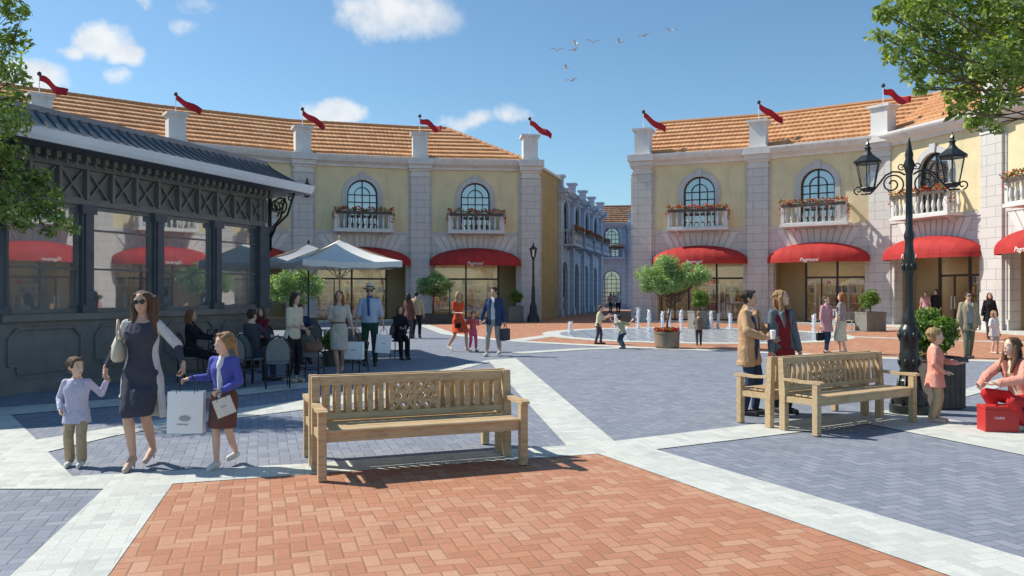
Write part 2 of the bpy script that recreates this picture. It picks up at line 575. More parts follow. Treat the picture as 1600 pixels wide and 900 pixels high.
sheet('ground', [(-700, -60), (700, -60), (700, 900), (-700, 900)], 0, M['slate'])
def gpoly(name, px, z, mat):
    return sheet(name, [gp(u, v) for u, v in px], z, mat)
# foreground red brick field (runs on under the camera)
def extend(p, q, Y):
    d = q - p
    return p + d * ((Y - p.y) / d.y)
A_, B_, C_, D_ = gp(170, 900), gp(270, 757), gp(935, 710), gp(1480, 900)
def band(name, pts, w, z=.008, mat=None, side=0.0):
    """strip of width w along a polyline (mitred)"""
    P = [Vector((p[0], p[1], 0)) for p in pts]
    Lp, Rp = [], []
    for i, p in enumerate(P):
        ds = []
        if i > 0: ds.append((p - P[i - 1]).normalized())
        if i < len(P) - 1: ds.append((P[i + 1] - p).normalized())
        t = sum(ds, Vector()).normalized()
        n = Vector((-t.y, t.x, 0))
        k = w / 2 / max(.4, n.dot(Vector((-ds[0].y, ds[0].x, 0))))
        Lp.append(p + n * (k + side)); Rp.append(p - n * (k - side))
    me = bpy.data.meshes.new(name)
    n = len(P)
    me.from_pydata([(v.x, v.y, z) for v in Lp + Rp], [], [(i, i + 1, n + i + 1, n + i) for i in range(n - 1)])
    me.update()
    for pl in me.polygons:
        if pl.normal.z < 0: me.flip_normals(); break
    return tag(link(name, me, mat or M['white_paver']), kind='structure')

sheet('red_paving', [extend(B_, A_, -3), B_, C_, extend(C_, D_, -3)], .004, M['brick'])
a2, d2 = gp(18, 900), gp(1600, 873)
c_t, d_t = gp(1025, 703), gp(1600, 873)
# pale band: left arm, top arm, right arm, as polygons that share corners
b_o = gp(162, 765)
sheet('pale_band', [extend(b_o, a2, -3), b_o, B_, extend(B_, A_, -3)], .008, M['white_paver'])
gpoly('pale_band', [(113, 745), (468, 726), (885, 697), (935, 710), (270, 757), (162, 765)], .008, M['white_paver'])
sheet('pale_band', [C_, gp(1025, 703), extend(c_t, d_t, -3), extend(C_, D_, -3)], .008, M['white_paver'])
gpoly('pale_band', [(935, 710), (885, 697), (960, 690), (1025, 703)], .008, M['white_paver'])
gpoly('pale_band', [(885, 697), (762, 563), (806, 560), (960, 690)], .008, M['white_paver'])
gpoly('pale_band', [(1025, 703), (960, 690), (1225, 658), (1345, 645), (1400, 641), (1355, 663)], .008, M['white_paver'])
gpoly('pale_band', [(1355, 663), (1400, 641), (1640, 684), (1640, 720)], .0085, M['white_paver'])
gpoly('pale_band', [(1400, 641), (1440, 640), (1625, 588), (1575, 588)], .0087, M['white_paver'])
gpoly('pale_band', [(-90, 690), (57, 688), (75, 707), (113, 745), (162, 765), (-90, 765)], .008, M['white_paver'])
gpoly('pale_band', [(57, 688), (75, 707), (181, 681), (300, 662), (480, 640), (700, 610), (700, 600), (480, 625), (300, 648), (181, 668)], .0082, M['white_paver'])
gpoly('pale_band', [(-80, 640), (0, 638), (17, 649), (57, 688), (-90, 690)], .0084, M['white_paver'])
gpoly('pale_band', [(17, 649), (0, 638), (340, 612), (700, 575), (762, 563), (764, 566), (700, 583), (340, 622)], .0086, M['white_paver'])
# the far plaza: red field with a pale edge, fountain disc
edge = [gp(640, 503), gp(663, 507), gp(705, 522), gp(780, 531), gp(860, 536), gp(1000, 543), gp(1160, 549), gp(1400, 560), gp(1640, 566), (22, 17.0)]
red_far = [Vector(p) for p in ([tuple(e)[:2] + (0,) if len(e) > 2 else (e[0], e[1], 0) for e in edge])] + [Vector((26, 30, 0)), Vector((24, 46, 0)), Vector((8.5, 52, 0)), Vector((12, 76, 0)), Vector((7, 76, 0)), Vector((1.5, 52, 0)), Vector((-5.4, 49, 0)), Vector((-9.5, 47, 0))]
sheet('red_paving', red_far, .004, M['brick'])
band('pale_band', edge, .62, .0088, None, -.1)
FC = Vector((7.2, 32.0, 0)); FR = 5.3
def ring(name, r0, r1, z, mat, n=72):
    vs, fs = [], []
    for k in range(n):
        t = 2 * pi * k / n
        vs += [(FC.x + r0 * cos(t), FC.y + r0 * sin(t), z), (FC.x + r1 * cos(t), FC.y + r1 * sin(t), z)]
        fs.append((2 * k, 2 * k + 1, (2 * k + 3) % (2 * n), (2 * k + 2) % (2 * n)))
    me = bpy.data.meshes.new(name); me.from_pydata(vs, [], fs); me.update()
    if me.polygons[0].normal.z < 0: me.flip_normals()
    return tag(link(name, me, mat), kind='structure')
ring('pale_band', FR, FR + .7, .0125, M['white_paver'])
mw, Tw, bw_ = new_mat('wet_slabs', .25, .5)
xw, yw, zw = Tw.sep(Tw.coord('Object'))
gx = (xw / .6 - (xw / .6).floor() - .5); gy = (yw / .6 - (yw / .6).floor() - .5)
ex = Tw.math('ABSOLUTE', gx).max(Tw.math('ABSOLUTE', gy)).smooth(.455, .485)
Tw.plug(bw_.inputs['Base Color'], Tw.mix(ex, Tw.ramp(Tw.noise(Tw.coord('Object'), 2.5, 3), [(.3, (.33, .37, .42)), (.7, (.42, .46, .5))]), (.13, .14, .16)))
me = bpy.data.meshes.new('fountain_floor')
me.from_pydata([(FC.x + FR * cos(2 * pi * k / 72), FC.y + FR * sin(2 * pi * k / 72), .0125) for k in range(72)], [], [tuple(range(72))]); me.update()
tag(link('fountain_floor', me, mw), kind='structure')
band('pale_band', [gp(880, 522), gp(800, 533)], .7, .0105)
band('pale_band', [(12.5, 33), (17.2, 36.5), (22, 37)], .7, .0107)
band('pale_band', [(12.4, 30.4), (18.5, 25.5), (24, 24)], .6, .0109)
band('pale_band', [gp(806, 552), gp(905, 546), gp(1000, 543)], .55, .0111)
# pavement step round the arcades is made with the buildings
# ------------------------------------------------------------------ arcaded buildings
ZB, ZC, ZT = 5.2, 8.85, 9.45       # top of stone base, underside and top of cornice

def arch_wall(mb, x0, x1, z0, z1, cx, hw, zs, zbot, y=0.0, dep=.25, n=14, r=None):
    """front skin with an arched hole, plus the reveal"""
    r = r or hw
    mb.quad((x0, y, z0), (cx - hw, y, z0), (cx - hw, y, z1), (x0, y, z1))
    mb.quad((cx + hw, y, z0), (x1, y, z0), (x1, y, z1), (cx + hw, y, z1))
    if zbot > z0 + .01:
        mb.quad((cx - hw, y, z0), (cx + hw, y, z0), (cx + hw, y, zbot), (cx - hw, y, zbot))
    arc = [(cx - hw * cos(pi * i / n), zs + r * sin(pi * i / n)) for i in range(n + 1)]
    for i in range(n):
        (xa, za), (xb, zb) = arc[i], arc[i + 1]
        mb.quad((xa, y, za), (xb, y, zb), (xb, y, z1), (xa, y, z1))
        mb.quad((xa, y, za), (xa, y + dep, za), (xb, y + dep, zb), (xb, y, zb))
    mb.quad((cx - hw, y, zbot), (cx - hw, y + dep, zbot), (cx - hw, y + dep, zs), (cx - hw, y, zs))
    mb.quad((cx + hw, y, zs), (cx + hw, y + dep, zs), (cx + hw, y + dep, zbot), (cx + hw, y, zbot))
    mb.quad((cx - hw, y, zbot), (cx + hw, y, zbot), (cx + hw, y + dep, zbot), (cx - hw, y + dep, zbot))

def arch_band(mb, cx, zs, r0, r1, y0, y1, n=16, t0=0.0, t1=pi, rz=1.0):
    P0 = [(cx - r0 * cos(t0 + (t1 - t0) * i / n), zs + rz * r0 * sin(t0 + (t1 - t0) * i / n)) for i in range(n + 1)]
    P1 = [(cx - r1 * cos(t0 + (t1 - t0) * i / n), zs + rz * r1 * sin(t0 + (t1 - t0) * i / n)) for i in range(n + 1)]
    for i in range(n):
        a, b, c, d = P0[i], P0[i + 1], P1[i + 1], P1[i]
        mb.quad((a[0], y0, a[1]), (b[0], y0, b[1]), (c[0], y0, c[1]), (d[0], y0, d[1]))
        mb.quad((d[0], y0, d[1]), (c[0], y0, c[1]), (c[0], y1, c[1]), (d[0], y1, d[1]))
        mb.quad((b[0], y0, b[1]), (a[0], y0, a[1]), (a[0], y1, a[1]), (b[0], y1, b[1]))

def window(parent, cx, zb, zs, hw, y, loc, rot):
    f = MB()
    t = .075
    f.box(cx - hw, cx - hw + t, y + .1, y + .17, zb, zs)
    f.box(cx + hw - t, cx + hw, y + .1, y + .17, zb, zs)
    arch_band(f, cx, zs, hw - t, hw, y + .1, y + .17)
    arch_band(f, cx, zs, hw * .48, hw * .48 + .05, y + .11, y + .16)
    f.box(cx - .03, cx + .03, y + .1, y + .17, zb, zs + hw - t)
    for k in (-1, 1):
        f.box(cx + k * hw * .5 - .02, cx + k * hw * .5 + .02, y + .115, y + .16, zb, zs)
    z = zs
    while z > zb:
        f.box(cx - hw + t, cx + hw - t, y + .118, y + .158, z - .025, z + .025)
        z -= .42
    win = f.build('window', M['frame'], parent, loc, rot)
    p = MB()
    n = 14
    arc = [(cx - hw * cos(pi * i / n) * .98, zs + hw * .98 * sin(pi * i / n)) for i in range(n + 1)]
    poly = [(cx - hw * .98, zb)] + arc + [(cx + hw * .98, zb)]
    p._add([(x, y + .19, zz) for x, zz in reversed(poly)], [tuple(range(len(poly)))])
    p.build('pane', M['glassup'], win)
    c = MB()
    m = 24
    for s in (0, 1):          # two curtains hanging in soft folds
        xa = cx - hw if s == 0 else cx + .02
        for i in range(m):
            u0, u1 = i / m, (i + 1) / m
            d0 = .36 + .035 * sin(u0 * 38 + s); d1 = .36 + .035 * sin(u1 * 38 + s)
            c.quad((xa + hw * .98 * u0, y + d0, zb), (xa + hw * .98 * u1, y + d1, zb), (xa + hw * .98 * u1, y + d1, zs + hw), (xa + hw * .98 * u0, y + d0, zs + hw))
    c.build('curtain', M['curtain'], win)
    return win

def flowers(rnd, x0, x1, y, z, n, spread=.14, droop=.22):
    """returns (flower mesh builder, leaf mesh builder)"""
    fl, lf = MB(), MB()
    for i in range(n):
        cx = x0 + (x1 - x0) * rnd.random(); cy = y + rnd.uniform(-spread, spread)
        cz = z + rnd.uniform(-droop * .6, .12) + .05 * sin(cx * 9)
        s = rnd.uniform(.035, .065)
        d = Vector((rnd.gauss(0, 1), rnd.gauss(-.6, 1), rnd.gauss(.6, 1))).normalized()
        a = d.cross(Vector((0, .3, 1))).normalized() * s; b = d.cross(a).normalized() * s
        c = Vector((cx, cy, cz))
        (fl if rnd.random() < .58 else lf)._add([c - a, c - b * .8, c + a, c + b * .8], [(0, 1, 2, 3)])
    return fl, lf

def balcony(parent, cx, hw, zf, loc, rot, dep=.95, rail=1.0, stone='trim'):
    mb = MB()
    mb.box(cx - hw - .06, cx + hw + .06, -dep - .06, -.003, zf - .14, zf)
    for k in (-1, 1):
        mb.prism([(-.02, zf - .142), (-dep * .7, zf - .142), (-dep * .35, zf - .22), (-.02, zf - .42)], cx + k * hw * .72 - .09, cx + k * hw * .72 + .09, 'x')
    b = mb.build('balcony', M[stone], parent, loc, rot)
    r = MB()
    zt = zf + rail
    r.box(cx - hw, cx + hw, -dep, -dep + .16, zt - .09, zt)
    r.box(cx - hw, cx - hw + .16, -dep + .162, -.02, zt - .09, zt)
    r.box(cx + hw - .16, cx + hw, -dep + .162, -.02, zt - .09, zt)
    r.box(cx - hw, cx + hw, -dep, -dep + .15, zf + .002, zf + .07)
    for k in (-1, 1):
        r.box(cx + k * (hw - .08) - .085, cx + k * (hw - .08) + .085, -dep - .005, -dep + .165, zf + .07, zt - .09)
    prof = [(.035, 0), (.055, .04), (.04, .08), (.075, .22), (.078, .3), (.035, .52), (.032, .66), (.055, .72), (.055, .76)]
    k_ = (rail - .16) / .76
    prof = [(a, z * k_) for a, z in prof]
    n = max(3, int((2 * hw - .4) / .27))
    for i in range(n):
        x = cx - hw + .22 + (2 * hw - .44) * i / (n - 1)
        r.lathe(prof, (x, -dep + .08, zf + .07), 8)
    for s in (-1, 1):
        for i in range(3):
            r.lathe(prof, (cx + s * (hw - .08), -dep + .32 + i * .22, zf + .07), 8)
    r.build('balustrade', M[stone], b)
    bx = MB(); bx.box(cx - hw + .05, cx + hw - .05, -dep - .14, -dep - .02, zt - .14, zt + .02)
    bx.build('flower_box', M['planter_dark'], b)
    fl, lf = flowers(R, cx - hw - .05, cx + hw + .05, -dep - .05, zt + .14, int(440 * hw / 1.6), .16, .18)
    fl2, lf2 = flowers(R, cx + hw - .1, cx + hw + .12, -dep + .15, zt - .1, 60, .22, .8)
    fl3, lf3 = flowers(R, cx - hw - .12, cx - hw + .1, -dep + .15, zt - .1, 50, .22, .7)
    for o_ in (fl2, fl3): fl._add(o_.v, o_.f)
    for o_ in (lf2, lf3): lf._add(o_.v, o_.f)
    fl.build('flowers', M['flower'], b)
    lf.build('leaves', M['leafC'], b)
    return b

def text_mesh(s, size, mat, name, parent, loc, rot, shear=.25, extrude=.004):
    cu = bpy.data.curves.new(name, 'FONT'); cu.body = s; cu.size = size; cu.extrude = extrude
    cu.align_x = 'CENTER'; cu.align_y = 'CENTER'; cu.shear = shear; cu.resolution_u = 3
    to = bpy.data.objects.new(name, cu); COL.objects.link(to)
    dg = bpy.context.evaluated_depsgraph_get()
    me = bpy.data.meshes.new_from_object(to.evaluated_get(dg))
    bpy.data.objects.remove(to)
    me.materials.clear()
    return link(name, me, mat, parent, loc, rot)

def awning(parent, cx, hw, zb, zt, dep, loc, rot, text=True):
    mb = MB()
    n, m = 28, 9
    rows = []
    H = zt - zb
    for j in range(m + 1):
        ph = (pi / 2) * j / m
        row = []
        for i in range(n + 1):
            th = pi * i / n
            k = cos(ph)
            row.append((cx - hw * cos(th) * k, -.04 - dep * sin(th) ** .8 * k ** .8, zb + H * sin(ph)))
        rows.append(row)
    vs = [p for r in rows for p in r]
    fs = []
    for j in range(m):
        for i in range(n):
            a = j * (n + 1) + i
            fs.append((a, a + 1, a + n + 2, a + n + 1))
    mb._add(vs, fs)
    # valance
    v0 = rows[0]
    vs = [p for p in v0] + [(p[0], p[1], p[2] - .2 - .0 * i) for i, p in enumerate(v0)]
    mb._add(vs, [(n + 1 + i, n + 2 + i, i + 1, i) for i in range(n)])
    me = mb.mesh('awning')
    o = link('awning', me, M['red'], parent, loc, rot, True)
    if text:
        t = text_mesh('Pagmoni', .27, M['offwhite'], 'lettering', o, (cx - .1, -.04 - dep - .012, zb - .085), (rad(90), 0, 0))
    fr = MB()
    fr.tube([(p[0], p[1] + .02, p[2] - .02) for p in v0], .015, 6)
    fr.build('awning_frame', M['frame'], o)
    return o

def shopfront(parent, a, b, loc, rot, style=0, glow=True):
    """glazed shop front set back in the opening a..b, with the shop behind it"""
    y = 1.35; zt = 3.6
    f = MB()
    nb = 3
    solid = style % 3
    xs = [a + (b - a) * i / nb for i in range(nb + 1)]
    gx0, gx1 = a, b
    if solid:                       # a plain wall panel beside the glazing, as on the right
        gx0 = a + (b - a) * .3
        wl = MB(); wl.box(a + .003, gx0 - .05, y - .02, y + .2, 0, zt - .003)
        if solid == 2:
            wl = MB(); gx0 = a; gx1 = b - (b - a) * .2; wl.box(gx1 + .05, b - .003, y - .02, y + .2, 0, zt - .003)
        wl.build('side_wall', M['ochre'], parent, loc, rot)
        xs = [gx0 + (gx1 - gx0) * i / (4 - solid + solid // 2 - 1) for i in range(4 - solid + solid // 2)]
    for i, x in enumerate(xs):
        f.box(x - .05, x + .05, y - .05, y + .05, 0, zt)
    f.box(gx0, gx1, y - .045, y + .045, 2.42, 2.52)
    f.box(gx0, gx1, y - .045, y + .045, zt - .12, zt)
    f.box(gx0, gx1, y - .045, y + .045, .004, .14)
    xm = (xs[0] + xs[1]) / 2 + .0
    f.box(xm - .03, xm + .03, y - .04, y + .04, .14, 2.42)
    sf = f.build('shop_front', M['frame'], parent, loc, rot)
    g = MB(); g.quad((gx0 + .02, y + .01, .1), (gx1 - .02, y + .01, .1), (gx1 - .02, y + .01, zt - .06), (gx0 + .02, y + .01, zt - .06))
    g.build('glazing', M['glass'], sf)
    hd = MB()
    for s in (-1, 1): hd.bar((xm + s * .1, y - .1, .9), (xm + s * .1, y - .1, 1.5), .025)
    hd.build('door_handle', M['gutter'], sf)
    r = MB()
    r.quad((a - .6, 5.4, 0), (b + .6, 5.4, 0), (b + .6, 5.4, zt), (a - .6, 5.4, zt))
    r.quad((a - .6, y + .22, 0), (a - .6, 5.4, 0), (a - .6, 5.4, zt), (a - .6, y + .22, zt))
    r.quad((b + .6, 5.4, 0), (b + .6, y + .22, 0), (b + .6, y + .22, zt), (b + .6, 5.4, zt))
    r.quad((a - .6, y, zt + .002), (b + .6, y, zt + .002), (b + .6, 5.4, zt + .002), (a - .6, 5.4, zt + .002))
    r.build('shop_interior', M['interior'], parent, loc, rot)
    s = MB(); gd = MB()
    for k in range(3):
        x0 = a + .1 + k * (b - a) / 3; x1 = x0 + (b - a) / 3 - .35
        yy = R.choice([2.4, 3.4, 4.6])
        for z in (.5, 1.05, 1.6, 2.1):
            s.box(x0, x1, yy, yy + .35, z, z + .04)
            x = x0 + .05
            while x < x1 - .15:
                wd = R.uniform(.1, .3); hh = R.uniform(.12, .42)
                if R.random() < .8: gd.box(x, x + wd, yy + .04, yy + .3, z + .041, z + .041 + hh)
                x += wd + R.uniform(.02, .12)
        s.box(x0 - .04, x0, yy, yy + .35, 0, 2.2); s.box(x1, x1 + .04, yy, yy + .35, 0, 2.2)
    sh = s.build('display_shelves', M['curtain'], parent, loc, rot)
    gd.build('goods', M['goods'], sh)
    if glow:
        l = MB()
        for k in range(3):
            x = a + (b - a) * (k + .5) / 3
            l.box(x - .3, x + .3, 2.2, 2.5, zt - .03, zt - .003)
            l.box(x - .3, x + .3, 4.0, 4.3, zt - .03, zt - .003)
        l.build('ceiling_light', M['lampglow'], parent, loc, rot)

def bay(parent, W, loc, rot, st, idx):
    """one bay between pilasters; local x along the front, y into the building"""
    up, base = M[st['up']], M[st['base']]
    a, b = .8, W - .8
    ot = 3.62
    mb = MB()
    if st['shop']:
        mb.box(0, a, 0, .5, 0, ot); mb.box(b, W, 0, .5, 0, ot)
        mb.box(0, W, 0, .5, ot, ZB)
        mb.box(0, W, -.05, -.002, ZB - .16, ZB + .004)
        mb.box(0.5, a, -.06, -.002, 0, .55); mb.box(b, W - .5, -.06, -.002, 0, .55)
        mb.build('stone_base', base, parent, loc, rot)
        rv = MB()
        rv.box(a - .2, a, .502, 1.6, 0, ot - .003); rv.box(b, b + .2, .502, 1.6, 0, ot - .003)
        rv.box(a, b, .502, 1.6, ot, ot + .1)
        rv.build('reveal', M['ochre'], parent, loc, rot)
        vs = MB()                                  # wedge stones fanning over the awning
        cx = W / 2; zc = 1.4
        n = 15
        for i in range(n):
            t0 = rad(48) + rad(84) * i / n + .009; t1 = rad(48) + rad(84) * (i + 1) / n - .009
            def pt(t, top):
                if top: r = (ZB - .2 - zc) / sin(t)
                else: r = (ot + .1 - zc) / (sin(t) ** .6)
                return (cx - r * cos(t), zc + r * sin(t))
            p = [pt(t0, 0), pt(t1, 0), pt(t1, 1), pt(t0, 1)]
            if min(q[0] for q in p) < .62 or max(q[0] for q in p) > W - .62: continue
            vs.prism(p, -.045, -.002)
        vs.build('arch_stones', M['trim'] if st['base'] == 'stone' else base, parent, loc, rot)
        shopfront(parent, a, b, loc, rot, st['front'][idx % len(st['front'])], True)
        awning(parent, W / 2, W / 2 - .55, 3.42, 4.28, 1.35, loc, rot)
    else:
        hw = min(.95, W * .24)
        arch_wall(mb, 0, W, 0, ZB, W / 2, hw, 2.9, 0.0, 0, .4)
        mb.box(0, W, -.05, -.002, ZB - .16, ZB + .004)
        mb.build('stone_base', base, parent, loc, rot)
        window(parent, W / 2, .05, 2.9, hw, .15, loc, rot)
    # upper wall with the arched window
    uw = MB(); hw = min(.86, W * .2); zs = 7.28
    arch_wall(uw, 0, W, ZB + .004, ZC, W / 2, hw, zs, ZB + .06)
    uw.build('upper_wall', up, parent, loc, rot)
    sr = MB()
    arch_band(sr, W / 2, zs, hw + .003, hw + .28, -.07, -.002)
    for k in (-1, 1):
        x0 = W / 2 + k * hw + (.003 if k > 0 else -.28); sr.box(x0, x0 + .277, -.07, -.002, ZB + .006, zs)
    sr.prism([(W / 2 - .13, zs + hw - .02), (W / 2 + .13, zs + hw - .02), (W / 2 + .18, zs + hw + .4), (W / 2 - .18, zs + hw + .4)], -.14, -.072)
    sr.build('window_surround', M['surround'] if st['base'] == 'stone' else base, parent, loc, rot)
    window(parent, W / 2, ZB + .08, zs, hw, 0, loc, rot)
    fl_ = MB(); fl_.box(.3, W - .3, .45, 1.5, ZB + .02, ZB + .06); fl_.box(W / 2 - hw - .2, W / 2 + hw + .2, 1.3, 1.36, ZB + .06, ZC)
    fl_.build('room_wall', M['interior'], parent, loc, rot)
    bal_hw = min(1.62, W * .33)
    balcony(parent, W / 2, bal_hw, ZB + .02, loc, rot, .95, 1.0, 'trim' if st['base'] == 'stone' else 'bluestone')

def offset_poly(P, d):
    """mitred offset of an open polyline, towards the inside (away from the front)"""
    out = []
    for i, p in enumerate(P):
        ns = []
        if i > 0:
            t = (P[i] - P[i - 1]).normalized(); ns.append(Vector((-t.y, t.x)))
        if i < len(P) - 1:
            t = (P[i + 1] - P[i]).normalized(); ns.append(Vector((-t.y, t.x)))
        n = sum(ns, Vector((0, 0))).normalized()
        out.append(p + n * (d / max(.5, n.dot(ns[0]))))
    return out

def pilaster(parent, W, loc, rot, st, half=None):
    base = M[st['base']]
    w = st['pw'] / 2
    mb = MB()
    x0, x1 = -w, w
    mb.box(x0, x1, -.24, .3, 0, ZC - .42)
    mb.box(x0 - .12, x0 - .003, -.12, .2, 0, ZC - .42)
    mb.box(x1 + .003, x1 + .12, -.12, .2, 0, ZC - .42)
    mb.box(x0 - .06, x1 + .06, -.30, -.242, 0, .5)
    p = mb.build('pilaster', base, parent, loc, rot)
    c = MB()
    c.box(x0 - .04, x1 + .04, -.28, .3, ZC - .418, ZC - .3)
    c.box(x0 + .01, x1 - .01, -.25, .3, ZC - .298, ZC - .12)
    c.box(x0 - .1, x1 + .1, -.36, .3, ZC - .118, ZC)
    c.build('capital', M['trim'] if st['base'] == 'stone' else base, p)
    # cornice break-out and the pier on the roof
    k = MB()
    k.box(x0 - .12, x1 + .12, -.55, .0, ZC + .003, ZC + .24); k.box(x0 - .2, x1 + .2, -.74, .0, ZC + .243, ZT + .004)
    pw = w * .78
    ph = st.get('ph', 1.35)
    k.box(-pw, pw, -.3, pw * 2 - .3, ZT + .006, ZT + ph)
    k.box(-pw - .06, pw + .06, -.36, pw * 2 - .24, ZT + .01, ZT + .16)
    k.box(-pw - .05, pw + .05, -.35, pw * 2 - .25, ZT + ph + .003, ZT + ph + .08)
    k.box(-pw - .13, pw + .13, -.43, pw * 2 - .17, ZT + ph + .083, ZT + ph + .21)
    k.build('roof_pier', M['trim'] if st['base'] == 'stone' else base, p)
    return p

def courses(parent, P, st, y0=.0, run=5.2, rise=2.9, n=9, hipL=False, hipR=False, loc=(0, 0, 0)):
    """tile courses with real steps between them"""
    vs, fs, uv = [], [], []
    z0 = ZT - .08
    L = [0]
    for i in range(len(P) - 1): L.append(L[-1] + (P[i + 1] - P[i]).length)
    def row(d, z):
        o = offset_poly(P, d)
        if hipR:
            t = (P[-1] - P[-2]).normalized(); o[-1] = o[-1] - t * max(0, d) * .95
        if hipL:
            t = (P[1] - P[0]).normalized(); o[0] = o[0] + t * max(0, d) * .95
        return [(q.x, q.y, z) for q in o]
    st_h = .10
    for j in range(n):
        d0 = y0 + run * j / n; d1 = y0 + run * (j + 1) / n + .12
        za = z0 + rise * j / n + st_h; zb = z0 + rise * (j + 1) / n + .03
        lo, hi, un = row(d0, za), row(d1, zb), row(d0 + .015, za - st_h)
        m = len(P)
        b = len(vs)
        vs += lo + hi + un
        for i in range(m - 1):
            fs.append((b + i, b + i + 1, b + m + i + 1, b + m + i))
            uv.append([(L[i], j + .02), (L[i + 1], j + .02), (L[i + 1], j + .98), (L[i], j + .98)])
            fs.append((b + 2 * m + i, b + 2 * m + i + 1, b + i + 1, b + i))
            uv.append([(L[i], j + .3), (L[i + 1], j + .3), (L[i + 1], j + .6), (L[i], j + .6)])
    # back slope
    b = len(vs); m = len(P)
    t_ = row(y0 + run, z0 + rise + .04); bk = offset_poly(P, y0 + run * 2)
    vs += t_ + [(q.x, q.y, z0) for q in bk]
    for i in range(m - 1):
        fs.append((b + i, b + i + 1, b + m + i + 1, b + m + i))
        uv.append([(L[i], 0), (L[i + 1], 0), (L[i + 1], 9), (L[i], 9)])
    # closing ends
    for e, hip in ((0, hipL), (m - 1, hipR)):
        q0 = row(y0, z0)[e]; q1 = row(y0 + run, z0 + rise)[e]; q2 = (bk[e].x, bk[e].y, z0)
        b = len(vs); vs += [q0, q1, q2]
        fs.append((b, b + 1, b + 2)); uv.append([(0, 0), (4, 9), (8, 0)])
    me = bpy.data.meshes.new('roof')
    me.from_pydata(vs, [], fs); me.update()
    ul = me.uv_layers.new(name='UVMap')
    flat = [c for f in uv for c in f]
    for i, c in enumerate(flat): ul.data[i].uv = c
    o = link('roof', me, M[st['roof']], parent, loc)
    rg = MB()
    pts = [(q[0], q[1], q[2] + .03) for q in row(y0 + run, z0 + rise)]
    for i in range(len(pts) - 1):
        a, c = Vector(pts[i]), Vector(pts[i + 1])
        k = max(2, int((c - a).length / .4))
        for q in range(k):
            rg.tube([a.lerp(c, q / k), a.lerp(c, (q + 1.12) / k)], [.13, .11], 8)
    if hipR:
        a = Vector(row(y0, z0 + .05)[-1]); c = Vector(pts[-1])
        k = 16
        for q in range(k): rg.tube([a.lerp(c, q / k), a.lerp(c, (q + 1.12) / k)], [.12, .1], 8)
    rg.build('ridge_tiles', M[st['roof']], o)
    return o

def strip(parent, name, P, prof, mat, loc):
    """profile (d, z) swept along the front; d measured into the building"""
    vs, fs = [], []
    m = len(P)
    rows = []
    for d, z in prof:
        o = offset_poly(P, d)
        rows.append([(q.x, q.y, z) for q in o])
    for r in rows: vs += r
    k = len(prof)
    for j in range(k):
        j2 = (j + 1) % k
        for i in range(m - 1):
            fs.append((j * m + i, j * m + i + 1, j2 * m + i + 1, j2 * m + i))
    fs.append(tuple(j * m for j in range(k))[::-1]); fs.append(tuple(j * m + m - 1 for j in range(k)))
    me = bpy.data.meshes.new(name); me.from_pydata(vs, [], fs); me.update()
    return link(name, me, mat, parent, loc)

def building(name, label, pts, st, hipL=False, hipR=False, ends=(None, None), flags=None):
    P = [Vector(p) for p in pts]
    o = P[0]
    root = thing(name, label, st['cat'], (o.x, o.y, 0))
    Q = [p - o for p in P]
    for i in range(len(Q) - 1):
        d = Q[i + 1] - Q[i]
        bay(root, d.length, (Q[i].x, Q[i].y, 0), (0, 0, atan2(d.y, d.x)), st, i)
    pier = []
    for i in range(len(Q)):
        ds = []
        if i > 0: ds.append((Q[i] - Q[i - 1]).normalized())
        if i < len(Q) - 1: ds.append((Q[i + 1] - Q[i]).normalized())
        t = sum(ds, Vector((0, 0))).normalized()
        a = atan2(t.y, t.x)
        pilaster(root, 0, (Q[i].x, Q[i].y, 0), (0, 0, a), st)
        pier.append((P[i], a))
    z1 = ZC + .001
    strip(root, 'cornice', Q, [(.0, z1), (-.16, z1), (-.2, z1 + .12), (-.34, z1 + .2), (-.5, z1 + .26), (-.62, z1 + .42), (-.66, ZT - .1), (-.66, ZT), (.6, ZT), (.6, z1)], M['trim'] if st['base'] == 'stone' else M[st['base']], (0, 0, 0))
    strip(root, 'kerb', Q, [(-.9, .002), (-.9, .1), (.5, .1), (.5, .002)], M['white_paver'], (0, 0, 0)) if st['kerb'] else None
    strip(root, 'roof_eave', Q, [(-.1, ZT + .003), (-.1, ZT + .06), (.6, ZT + .06), (.6, ZT + .003)], M['zinc'], (0, 0, 0))
    courses(root, Q, st, -.12, st.get('run', 5.2), st.get('rise', 2.95), 9, hipL, hipR)
    for e, q in zip((0, -1), ends):
        if q is None: continue
        a = Q[e] ; b = Vector(q) - o
        d = b - a; L = d.length; t = d.normalized()
        w = MB()
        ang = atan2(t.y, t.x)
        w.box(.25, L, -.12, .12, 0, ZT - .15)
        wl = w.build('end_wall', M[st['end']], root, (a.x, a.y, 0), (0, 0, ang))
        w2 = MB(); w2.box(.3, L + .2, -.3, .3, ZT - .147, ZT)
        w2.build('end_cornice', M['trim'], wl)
    back = MB()
    bq = offset_poly(Q, st.get('run', 5.2) * 2 - .4)
    for i in range(len(Q) - 1):
        back.quad((bq[i].x, bq[i].y, 0), (bq[i + 1].x, bq[i + 1].y, 0), (bq[i + 1].x, bq[i + 1].y, ZT), (bq[i].x, bq[i].y, ZT))
    back.build('back_wall', M[st['up']], root)
    return root, pier

